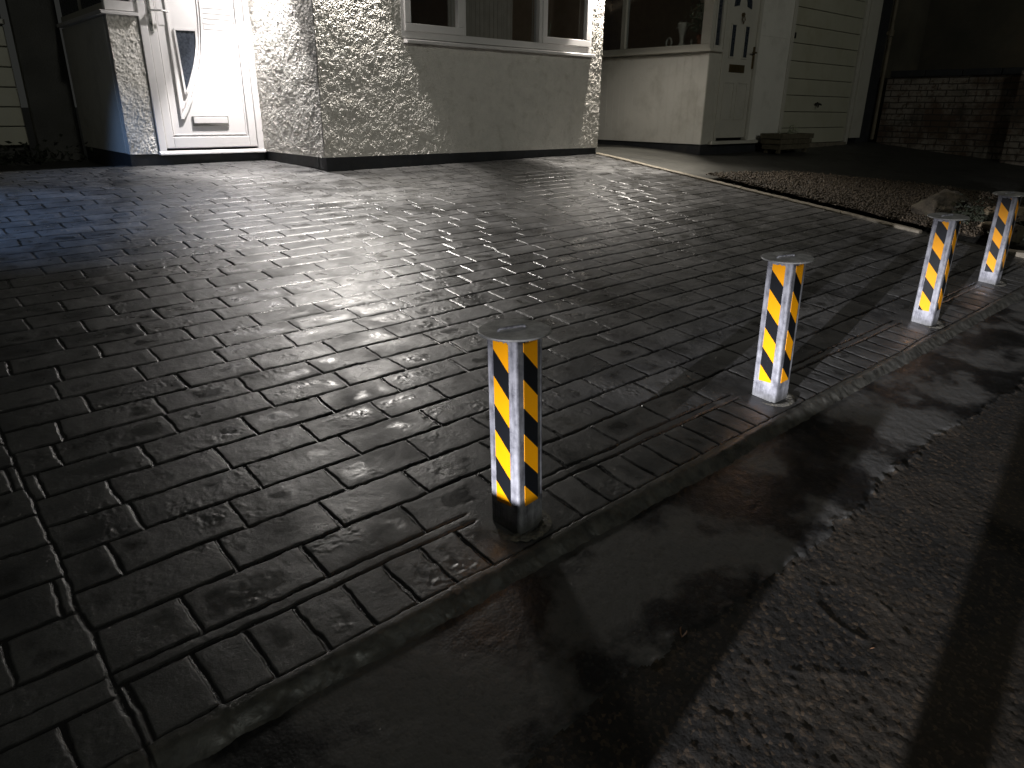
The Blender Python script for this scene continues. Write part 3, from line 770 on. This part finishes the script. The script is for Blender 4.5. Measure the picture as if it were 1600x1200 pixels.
bm = bmesh.new(); add_box(bm, (7.622, 7.648, PY - .002, PY + .0115, .44, .66), .004); tube(bm, [(7.635, PY - .03, .60), (7.60, PY - .035, .60), (7.55, PY - .033, .598)], .008); tube(bm, [(7.635, PY, .60), (7.635, PY - .03, .60)], .008)
from_bm('handle', bm, M['darkbrass'], nd)
bm = bmesh.new(); add_box(bm, (6.93, 7.86, PY - .05, PY + .05, -.335, -.302), .004); from_bm('door_sill', bm, M['upvc_old'], nd)
# cladding right of door, garage
bm = bmesh.new()
x = 7.702
while x < 8.30:
    add_box(bm, (x, min(x + .0955, 8.36), PY, PY + .02, .78, 1.9), .0022); x += .0965
add_box(bm, (7.702, 8.36, PY - .001, PY + .02, -.333, .779), .002)
from_bm('front_cladding', bm, M['clad'], rn)
boxes('wall', [(7.70, 8.40, PY + .0205, PY + .1, -.333, 1.9), (6.80, 10.75, PY - .02, 7, 1.901, 2.7), (10.545, 10.96, PY + .03, PY + .2, -.6, 1.9)], M['plinth'], rn, 0)
bm = bmesh.new()
GZ = [-.365, -.181, .006, .192, .377, .565, .756, .944, 1.13, 1.32, 1.51, 1.7, 1.88]
for a, b in zip(GZ, GZ[1:]): add_box(bm, (8.43, 10.15, PY + .02, PY + .05, a + .003, b - .004), .004)
gd = from_bm('garage_door', bm, M['garage'], rn)
boxes('door_backing', [(8.425, 10.155, PY + .0505, PY + .06, -.365, 1.88)], M['groove'], gd, 0)
bm = bmesh.new(); tube(bm, [(9.225, PY + .02, .10), (9.225, PY - .03, .10)], .012); tube(bm, [(9.17, PY - .03, .112), (9.28, PY - .03, .090)], .010); tube(bm, [(9.225, PY - .028, .10), (9.205, PY - .03, .055)], .007)
from_bm('handle', bm, M['cast'], gd)
boxes('latch', [(8.47, 8.50, PY + .008, PY + .02, .80, .86)], M['cast'], gd, .002); boxes('bolt', [(8.44, 8.458, PY + .008, PY + .02, .72, .74)], M['cast'], gd, .002)
for b_ in ((8.362, 8.424, PY - .012, PY + .06, -.40, 1.9), (10.16, 10.235, PY - .005, PY + .06, -.40, 1.9), (10.24, 10.535, PY - .03, PY + .06, -.32, 1.9)): boxes('garage_frame', [b_], M['upvc_old'], rn, .004)
boxes('threshold', [(8.43, 10.15, PY - .03, PY + .06, -.42, -.368)], M['kerb'], rn, .004)
# drain pipe
dp = empty('drainpipe', (11.0, 4.66, -.35), 'thin old drainpipe beside the garage and the brick wall', 'pipe')
bm = bmesh.new(); tube(bm, [(11.0, PY, -.35), (11.0, PY, 2.4)], .028, 12); from_bm('pipe', bm, M['pipe'], dp)
bm = bmesh.new(); tube(bm, [(11.0, PY, .98), (11.0, PY, 1.06)], .040, 12); add_box(bm, (10.94, 11.06, PY + .02, PY + .05, 1.0, 1.04), .003); from_bm('bracket', bm, M['pipe'], dp)
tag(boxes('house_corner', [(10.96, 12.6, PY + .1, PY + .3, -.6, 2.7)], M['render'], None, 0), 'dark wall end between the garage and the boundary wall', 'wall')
# wooden trough
tr_ = empty('planter', (8.3, 4.42, zgf(8.3, 4.42)), 'low dark wooden trough planter in front of the garage door', 'planter')
bm = bmesh.new(); x0, x1, y0, y1 = 7.88, 8.56, 4.33, 4.56; zb_ = zgf(8.2, 4.4) + .012
for k in range(3):
    z = zb_ + .03 + k * .058; f_ = .012 * k
    add_box(bm, (x0 - f_, x1 + f_, y0 - f_, y0 + .018 - f_, z, z + .054), .003); add_box(bm, (x0 - f_, x1 + f_, y1 - .018 + f_, y1 + f_, z, z + .054), .003)
    add_box(bm, (x0 - f_, x0 + .018 - f_, y0 + .019 - f_, y1 - .019 + f_, z, z + .054), .003); add_box(bm, (x1 - .018 + f_, x1 + f_, y0 + .019 - f_, y1 - .019 + f_, z, z + .054), .003)
for xx in (x0 + .02, x1 - .06):
    for yy in (y0 + .02, y1 - .06): add_box(bm, (xx, xx + .04, yy, yy + .04, zb_ - .012, zb_ + .18), .003)
from_bm('box', bm, M['wood'], tr_)
boxes('compost', [(x0 + .02, x1 - .02, y0 + .02, y1 - .02, zb_ + .05, zb_ + .165)], M['bed'], tr_, .01)
def leaves(name, centre, spread, n, size, mtl, parent=None, rs=1):
    rg = random.Random(rs); bm = bmesh.new()
    for i in range(n):
        c = Vector(centre) + Vector((rg.gauss(0, spread[0]), rg.gauss(0, spread[1]), abs(rg.gauss(0, spread[2])) if spread[2] > 0 else 0))
        a = Vector((rg.uniform(-1, 1), rg.uniform(-1, 1), rg.uniform(-.3, 1))).normalized(); b = a.cross(Vector((rg.uniform(-1, 1), rg.uniform(-1, 1), .2))).normalized()
        s = size * rg.uniform(.6, 1.4); k = a.cross(b) * s * .15
        v = [bm.verts.new(c - a * s), bm.verts.new(c + b * s * .4 + k), bm.verts.new(c + a * s), bm.verts.new(c - b * s * .4 + k)]
        bm.faces.new(v)
    return from_bm(name, bm, mtl, parent)
pl = empty('plant', (8.12, 4.44, zb_ + .165), 'straggly pale little plant growing in the wooden trough', 'plant')
leaves('foliage', (8.30, 4.44, zb_ + .18), (.05, .03, .05), 70, .016, M['leafpale'], pl, 3)
leaves('foliage', (8.02, 4.44, zb_ + .17), (.03, .02, .03), 25, .013, M['leafpale'], pl, 4)
bm = bmesh.new(); tube(bm, [(8.30, 4.44, zb_ + .15), (8.33, 4.44, zb_ + .27)], .003, 6); from_bm('stem', bm, M['wood'], pl); bm = bmesh.new(); tube(bm, [(8.02, 4.44, zb_ + .15), (8.01, 4.44, zb_ + .22)], .003, 6); from_bm('stem', bm, M['wood'], pl)
# things on the window shelf (seen through glass)
def lathe(bm, c, prof, seg=16, sx=1, sy=1):
    rings = [[bm.verts.new((c[0] + sx * r * math.cos(2 * math.pi * k / seg), c[1] + sy * r * math.sin(2 * math.pi * k / seg), c[2] + z)) for k in range(seg)] for r, z in prof]
    for a, b in zip(rings, rings[1:]):
        for k in range(seg): bm.faces.new((a[k], a[(k + 1) % seg], b[(k + 1) % seg], b[k]))
    bm.faces.new(rings[0][::-1]); bm.faces.new(rings[-1])
SH = .629
pot = empty('potted_plant', (6.93, 4.86, SH), 'leafy plant in a terracotta pot inside the porch window', 'potted plant')
bm = bmesh.new(); lathe(bm, (6.93, 4.86, SH), [(.038, 0), (.052, .09), (.058, .092), (.058, .115), (.045, .115)]); from_bm('pot', bm, M['terracotta'], pot)
leaves('foliage', (6.93, 4.90, SH + .16), (.035, .07, .17), 150, .032, M['leafpale'], pot, 8)
bm = bmesh.new(); tube(bm, [(6.93, 4.86, SH + .1), (6.94, 4.89, SH + .3), (6.93, 4.93, SH + .45)], .005, 6); from_bm('stem', bm, M['wood'], pot)
orn = empty('ornament', (6.92, 5.10, SH), 'tall cream vase-shaped ornament on the porch windowsill', 'ornament')
bm = bmesh.new(); lathe(bm, (6.92, 5.10, SH), [(.038, 0), (.042, .02), (.024, .06), (.030, .11), (.042, .16), (.055, .20), (.060, .235), (.052, .245)], 14); from_bm('vase', bm, M['ceramic'], orn)
leaves('flower_head', (6.92, 5.10, SH + .20), (.025, .028, .03), 60, .02, M['ceramic'], orn, 5)
orn2 = empty('ornament', (6.92, 5.27, SH), 'small round glassy ornament on the porch windowsill', 'ornament')
bm = bmesh.new(); pts = [(6.92, 5.27 + .035 * math.cos(t), SH + .06 + .045 * math.sin(t)) for t in [2 * math.pi * k / 20 for k in range(21)]]; tube(bm, pts, .010, 8); add_box(bm, (6.90, 6.94, 5.25, 5.29, SH, SH + .018), .003); from_bm('ring_figure', bm, M['ceramic'], orn2)
orn3 = empty('ornament', (6.92, 4.975, SH), 'tiny pale figurine between the vase and the potted plant', 'ornament')
bm = bmesh.new(); lathe(bm, (6.92, 4.975, SH), [(.018, 0), (.020, .015), (.012, .035), (.017, .055), (.010, .075), (.003, .082)], 10); from_bm('figure', bm, M['ceramic'], orn3)
# orchid-like stems behind our own right pane
op = empty('house_plant', (5.08, FY + .2, .54), 'small yellow leaved plant behind the right hand pane of the bay window', 'plant')
bm = bmesh.new()
for a, b in (((5.10, FY + .2, .59), (5.11, FY + .19, .74)), ((5.14, FY + .2, .59), (5.165, FY + .19, .75))):
    bm = bmesh.new(); tube(bm, [a, b], .004, 6); from_bm('stem', bm, M['leafpale'], op)
leaves('foliage', (5.06, FY + .19, .68), (.015, .008, .02), 14, .03, M['leafpale'], op, 12)
bm = bmesh.new(); lathe(bm, (5.12, FY + .2, .5405), [(.035, 0), (.045, .05), (.047, .052), (.04, .056)]); from_bm('pot', bm, M['terracotta'], op)

# ------------------------------------------------------------------ boundary wall, building behind
bw = empty('boundary_wall', (11.0, 3.5, -.5), 'old red brick garden wall with flaking white paint and dark coping', 'wall')
boxes('brickwork', [(11.0, 11.22, -4, 4.58, -1.4, .46)], M['brick'], bw, 0)
boxes('pier', [(10.84, 11.26, 2.35, 2.95, -1.3, .50)], M['brick'], bw, .01)
bm = bmesh.new(); y = -4
while y < 4.55:
    L = .45; add_box(bm, (10.965, 11.255, y, min(y + L - .008, 4.58), .462, .545), .012); y += L
from_bm('coping', bm, M['plinth'], bw)
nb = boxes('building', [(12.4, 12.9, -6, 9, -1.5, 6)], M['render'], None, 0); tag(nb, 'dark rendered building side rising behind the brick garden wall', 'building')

# ------------------------------------------------------------------ gravel bed and rocks
poly = [(5.62, 3.75), (6.62, 3.45), (7.0, 3.05), (7.35, 2.55), (7.5, 2.1), (7.3, 1.5), (5.35, 1.5), (5.42, 2.2)]
def inside(px, py):
    c = np.zeros(px.shape, bool); n = len(poly)
    for i in range(n):
        x1, y1 = poly[i]; x2, y2 = poly[(i + 1) % n]
        k = ((y1 > py) != (y2 > py)) & (px < (x2 - x1) * (py - y1) / (y2 - y1 + 1e-9) + x1); c ^= k
    return c
xs = np.arange(5.3, 7.6, .02); ys = np.arange(1.4, 3.9, .02); X, Y = np.meshgrid(xs, ys)
mk = inside(X, Y); Zb = zg(X, Y) + .012 + .02 * fbm(X, Y, 3, 3, 5)
o = grid_mesh('gravel_bed', np.stack([X, Y, Zb], -1), M['bed'], mask=mk); tag(o, kind='structure')
n = 15000
px = RNG.uniform(5.35, 7.5, n * 2); py = RNG.uniform(1.5, 3.75, n * 2)
jit = inside(px + RNG.normal(0, .03, 2 * n), py + RNG.normal(0, .03, 2 * n)); px = px[jit][:n]; py = py[jit][:n]; n = len(px)
base = np.array([(1, 0, 0), (-1, 0, 0), (0, 1, 0), (0, -1, 0), (0, 0, 1), (0, 0, -1)], float)
tri = np.array([(0, 2, 4), (2, 1, 4), (1, 3, 4), (3, 0, 4), (2, 0, 5), (1, 2, 5), (3, 1, 5), (0, 3, 5)])
sz = RNG.uniform(.006, .015, (n, 1, 1)); V = base[None] * sz * RNG.uniform(.55, 1.2, (n, 6, 1))
a = RNG.uniform(0, 6.28, n); b_ = RNG.uniform(0, 6.28, n)
Rz = np.zeros((n, 3, 3)); Rz[:, 0, 0] = np.cos(a); Rz[:, 0, 1] = -np.sin(a); Rz[:, 1, 0] = np.sin(a); Rz[:, 1, 1] = np.cos(a); Rz[:, 2, 2] = 1
Rx = np.zeros((n, 3, 3)); Rx[:, 1, 1] = np.cos(b_); Rx[:, 1, 2] = -np.sin(b_); Rx[:, 2, 1] = np.sin(b_); Rx[:, 2, 2] = np.cos(b_); Rx[:, 0, 0] = 1
V = np.einsum('nij,nkj->nki', Rz @ Rx, V) + np.stack([px, py, zg(px, py) + .026 + RNG.uniform(0, .014, n)], -1)[:, None]
me = bpy.data.meshes.new('gravel'); me.vertices.add(n * 6); me.vertices.foreach_set('co', V.reshape(-1))
F = (tri[None] + (np.arange(n) * 6)[:, None, None]).reshape(-1, 3)
me.loops.add(F.size); me.loops.foreach_set('vertex_index', F.reshape(-1).astype(np.int32)); me.polygons.add(len(F)); me.polygons.foreach_set('loop_start', np.arange(0, F.size, 3, dtype=np.int32)); me.update(calc_edges=True)
tag(link('gravel', me, M['gravel']), 'brown gravel spread beside the edging kerb', 'gravel', kind='stuff')

def rock(loc, size, mtl, label, seed, rz=0):
    bm = bmesh.new(); bmesh.ops.create_icosphere(bm, subdivisions=4, radius=1)
    rg = np.random.default_rng(seed); ph = rg.uniform(0, 50, 3)
    pl_ = [(Vector(rg.normal(size=3)).normalized(), rg.uniform(.42, .72)) for _ in range(13)]
    for v in bm.verts:
        p = v.co.copy()
        for nn, d in pl_:
            k = p.dot(nn)
            if k > d: p -= nn * (k - d) * .92
        q = np.array(p) * 2.2 + ph
        nz = float(vnoise(np.array(q[0] + q[2]), np.array(q[1] - q[2] * .7), seed)) - .5
        nz += .4 * (float(vnoise(np.array(q[0] * 4 + q[2] * 3), np.array(q[1] * 4 - q[2] * 3), seed + 1)) - .5)
        v.co = p * (1 + .30 * nz)
    bmesh.ops.scale(bm, verts=bm.verts, vec=size); bmesh.ops.rotate(bm, verts=bm.verts, cent=(0, 0, 0), matrix=Matrix.Rotation(rz, 3, 'Z'))
    o = from_bm('rock', bm, mtl, None, True); o.location = (loc[0], loc[1], zgf(loc[0], loc[1]) + size[2] * .55 + (loc[2] if len(loc) > 2 else 0))
    tag(o, label, 'rock', 'rockery stones at the end of the gravel'); return o
rock((5.72, 1.88), (.19, .15, .12), M['rock2'], 'dull grey boulder nearest the gravel and the edging kerb', 1, .4)
rock((6.40, 2.02), (.26, .20, .11), M['rock2'], 'flat mossy rock behind the grey boulder', 2, .2)
rock((5.95, 1.52, .10), (.17, .10, .055), M['rock'], 'pale sandstone slab lying topmost on the rockery', 3, -.5)
rock((5.62, 1.42, .05), (.15, .10, .06), M['rock'], 'buff jagged sandstone just behind the third bollard top', 4, -.6)
rock((5.40, 1.33), (.13, .10, .09), M['rock2'], 'blocky dark stone to the right of the third bollard', 5, -.3)
rock((5.50, 1.14), (.12, .10, .10), M['rock2'], 'dark mossy stone between the third and fourth bollards', 6, .1)
rock((6.3, 1.42), (.20, .12, .10), M['rock2'], 'brown stone at the rear of the rockery behind the fourth bollard', 7, -.6)
rock((6.0, 1.12), (.16, .14, .13), M['rock2'], 'large mossy stone half hidden by the fourth bollard', 8, .7)
rock((5.75, .92), (.10, .09, .13), M['rock'], 'upright buff stone right of the fourth bollard', 9, .3)
kb = boxes('kerb_stone', [(5.17, 5.27, .99, 1.36, zgf(5.2, 1.15) - .05, zgf(5.2, 1.15) + .03)], M['kerb'], None, .01); tag(kb, 'short pale concrete kerb piece between the last two bollards', 'kerb')
kb = boxes('kerb_stone', [(4.98, 5.10, .78, 1.0, zgf(5.2, .9) - .05, zgf(5.2, .9) + .035)], M['kerb'], None, .01); tag(kb, 'short pale concrete kerb piece right of the last bollard', 'kerb')
lb = empty('shrub', (6.1, 1.7, zgf(6.1, 1.7)), 'low ragged green weeds growing between the rockery stones', 'plant')
leaves('foliage', (5.85, 1.68, zgf(5.85, 1.68) + .05), (.16, .10, .05), 380, .018, M['leaf'], lb, 21)
leaves('foliage', (5.7, 1.22, zgf(5.7, 1.22) + .04), (.2, .1, .05), 260, .016, M['leaf'], lb, 22)
hd = empty('shrub', (.9, 7.2, zgf(.9, 7.2)), 'dark low shrub in shadow before the left garage', 'plant')
leaves('foliage', (.35, 7.3, zgf(.9, 7.2) - .02), (.45, .12, .07), 1500, .03, M['leaf'], hd, 31)

# ------------------------------------------------------------------ BOLLARDS
PS = .0841; PH = .452
def tape_mesh(name, axis, d0):
    """thin tape on the -X ('x') or -Y ('y') face; UV = (u from left, depth from top - d0)"""
    h = PS / 2; th = .0009; L = .380; ztop = PH - .010
    u0, u1 = (.235 * PS, .735 * PS) if axis == 'x' else (.25 * PS, .77 * PS)
    bm = bmesh.new(); uvl = bm.loops.layers.uv.new('UVMap')
    def P(u, z, off):
        return (-h - off, h - u, z) if axis == 'x' else (-h + u, -h - off, z)
    nz = 48
    rg = random.Random(3)
    top = []
    rows = []
    for i in range(nz + 1):
        z = ztop - L * i / nz
        rows.append((z, i))
    cols = 10
    grid = [[None] * (cols + 1) for _ in rows]
    for i, (z, _) in enumerate(rows):
        for k in range(cols + 1):
            u = u0 + (u1 - u0) * k / cols
            zz = z - (rg.uniform(0, .005) if i == 0 else 0) + 0
            if i == nz: zz = z
            grid[i][k] = bm.verts.new(P(u, zz, th))
    for i in range(nz):
        for k in range(cols):
            vs = [grid[i][k], grid[i + 1][k], grid[i + 1][k + 1], grid[i][k + 1]]
            f = bm.faces.new(vs)
    # side skirt
    def edge(vs):
        for a_, b2 in zip(vs, vs[1:]):
            def back(v):
                return bm.verts.new((-h + .0005, v.co.y, v.co.z) if axis == 'x' else (v.co.x, -h + .0005, v.co.z))
            bm.faces.new((a_, b2, back(b2), back(a_)))
    edge([grid[0][k] for k in range(cols + 1)]); edge([grid[nz][k] for k in range(cols, -1, -1)])
    edge([grid[i][0] for i in range(nz, -1, -1)]); edge([grid[i][cols] for i in range(nz + 1)])
    for f in bm.faces:
        for lp_ in f.loops:
            c = lp_.vert.co; u = (h - c.y) if axis == 'x' else (c.x + h)
            lp_[uvl].uv = (u - u0, ztop - c.z - d0 + 2.48)
    bmesh.ops.recalc_face_normals(bm, faces=bm.faces)
    me = bpy.data.meshes.new(name); bm.to_mesh(me); bm.free(); me.materials.append(M['tape']); return me
def post_mesh():
    bm = bmesh.new(); h = PS / 2
    bmesh.ops.create_cube(bm, size=1); bmesh.ops.scale(bm, verts=bm.verts, vec=(PS, PS, PH + .03)); bmesh.ops.translate(bm, verts=bm.verts, vec=(0, 0, (PH - .03) / 2))
    vert = [e for e in bm.edges if abs(e.verts[0].co.z - e.verts[1].co.z) > .1]
    bmesh.ops.bevel(bm, geom=vert, offset=.006, segments=4, affect='EDGES', profile=.5)
    me = bpy.data.meshes.new('post'); bm.to_mesh(me); bm.free()
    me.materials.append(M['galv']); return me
def disc_mesh():
    bm = bmesh.new(); seg = 64
    lathe(bm, (0, 0, PH), [(.073, .0003), (.0762, .0012), (.0770, .0030), (.0762, .0050), (.074, .0058)], seg)
    me = bpy.data.meshes.new('top_plate'); bm.to_mesh(me); bm.free(); me.materials.append(M['disc']); return me
def handle_mesh():
    bm = bmesh.new(); z = PH + .0058
    a = -.35; c, s = math.cos(a), math.sin(a)
    P = lambda u, zz: (u * c - .004, u * s + .004, zz)
    tube(bm, [P(-.031, z - .001), P(-.031, z + .0025), P(-.029, z + .0045), P(.029, z + .0045), P(.031, z + .0025), P(.031, z - .001)], .0030, 10)
    me = bpy.data.meshes.new('handle'); bm.to_mesh(me); bm.free()
    for p in me.polygons: p.use_smooth = True
    me.materials.append(M['galv']); return me
def collar_mesh(seed, broken):
    rg = random.Random(seed); bm = bmesh.new(); seg = 72
    rings = []
    for j, (r, z) in enumerate([(.050, -.006), (.057, -.002), (.063, .0000), (.068, .0006), (.073, -.0005), (.080, -.006)]):
        ring = []
        for k in range(seg):
            t = 2 * math.pi * k / seg
            dr = rg.uniform(-.0015, .0015); dz = rg.uniform(-.0012, .0012) * (2.2 if broken else 1)
            ring.append(bm.verts.new(((r + dr) * math.cos(t), (r + dr) * math.sin(t), z + dz)))
        rings.append(ring)
    for a_, b2 in zip(rings, rings[1:]):
        for k in range(seg): bm.faces.new((a_[k], a_[(k + 1) % seg], b2[(k + 1) % seg], b2[k]))
    me = bpy.data.meshes.new('base_collar'); bm.to_mesh(me); bm.free()
    for p in me.polygons: p.use_smooth = True
    me.materials.append(M['collar']); return me
me_post, me_disc, me_handle = post_mesh(), disc_mesh(), handle_mesh()
LB = ['nearest square steel security post, its foot in shadow',
      'second nearest square steel security post, standing alone in the middle of the row',
      'third square steel security post, in front of the gravel and rockery',
      'farthest square steel security post, beside the rockery at the right end of the row']
TP = [(.020, .021), (.019, .020), (-.012, -.03), (-.036, -.05)]
proto = None
for i, (bx, by, yaw, lx, ly) in enumerate(BOLL):
    up = Vector((lx, ly, 1)).normalized()
    xa = Vector((math.cos(yaw), math.sin(yaw), 0)); xa = (xa - up * xa.dot(up)).normalized(); ya = up.cross(xa)
    mm = Matrix((xa, ya, up)).transposed().to_4x4(); mm.translation = Vector((bx, by, zgf(bx, by)))
    r = bpy.data.objects.new('security_bollard', None); COL.objects.link(r); r.empty_display_size = .1; r.matrix_world = mm
    tag(r, LB[i], 'bollard', 'security bollards along the front of the driveway')
    def part(name, me):
        o = bpy.data.objects.new(name, me); COL.objects.link(o); o.parent = r; return o
    part('post', me_post); part('reflective_tape', tape_mesh('reflective_tape', 'x', TP[i][0])); part('reflective_tape', tape_mesh('reflective_tape', 'y', TP[i][1]))
    tp = part('top_plate', me_disc)
    hh = bpy.data.objects.new('handle', me_handle); COL.objects.link(hh); hh.parent = tp
    part('base_collar', collar_mesh(i, i == 0))

# ------------------------------------------------------------------ small things on the ground
def fallen_leaf(x, y, s, rz, label, dz=.0):
    bm = bmesh.new(); n = 7; L = []; Rr = []; C_ = []
    for k in range(n):
        t = k / (n - 1); wv = math.sin(math.pi * t) * .38 * s; u = (t - .5) * 2 * s
        C_.append(bm.verts.new((u, 0, .002 + .25 * s * (t - .5) ** 2))); L.append(bm.verts.new((u, wv, .002 + .004 * math.sin(3 * t) + .2 * wv))); Rr.append(bm.verts.new((u, -wv, .003 + .2 * wv)))
    for k in range(n - 1):
        bm.faces.new((C_[k], C_[k + 1], L[k + 1], L[k])); bm.faces.new((C_[k + 1], C_[k], Rr[k], Rr[k + 1]))
    o = from_bm('fallen_leaf', bm, M['deadleaf']); o.location = (x, y, zgf(x, y) + dz); o.rotation_euler = (.1, .05, rz)
    tag(o, label, 'leaf')
fallen_leaf(1.0, .612, .020, .5, 'brown fallen leaf on the seam between smooth and rough tarmac', -.028)
fallen_leaf(1.262, .352, .016, -.4, 'brown fallen leaf beside the sunken oval cover', -.032)
fallen_leaf(1.945, 1.29, .013, 1.2, 'tiny orange leaf on the paving left of the second bollard', .002)
fallen_leaf(.955, .49, .010, .9, 'small brown leaf chip on the rough tarmac', -.032)
# round plastic cap in a paver
sc_ = bmesh.new(); pts = [(1.035 + .006 * math.cos(t), 1.03 + .006 * math.sin(t), zgf(1.035, 1.03) + .0035) for t in [2 * math.pi * k / 20 for k in range(21)]]
# ------------------------------------------------------------------ off-frame blockers added to throw the shadows
pp = empty('shadow_caster_pole', (-1.55, -.268, zgf(-1.55, -.268)), 'plain dark wooden pole added out of view to cast the shadow bar on the tarmac', 'pole')  # added pole standing in for the photographer, casts the shadow bar
bm = bmesh.new(); tube(bm, [(-1.55, -.268, -1.2), (-1.55, -.268, 2.6)], [.048, .044], 16); from_bm('shaft', bm, M['wood'], pp)
gw = boxes('shadow_caster_wall', [(-1.62, -1.5, .05, 1.6, -1.2, -.635)], M['brick'], None, .006); tag(gw, 'low brick blocker added out of view to shade the foot of the nearest post', 'wall')  # added unseen blocker, keeps the headlamp off the nearest bollard's foot
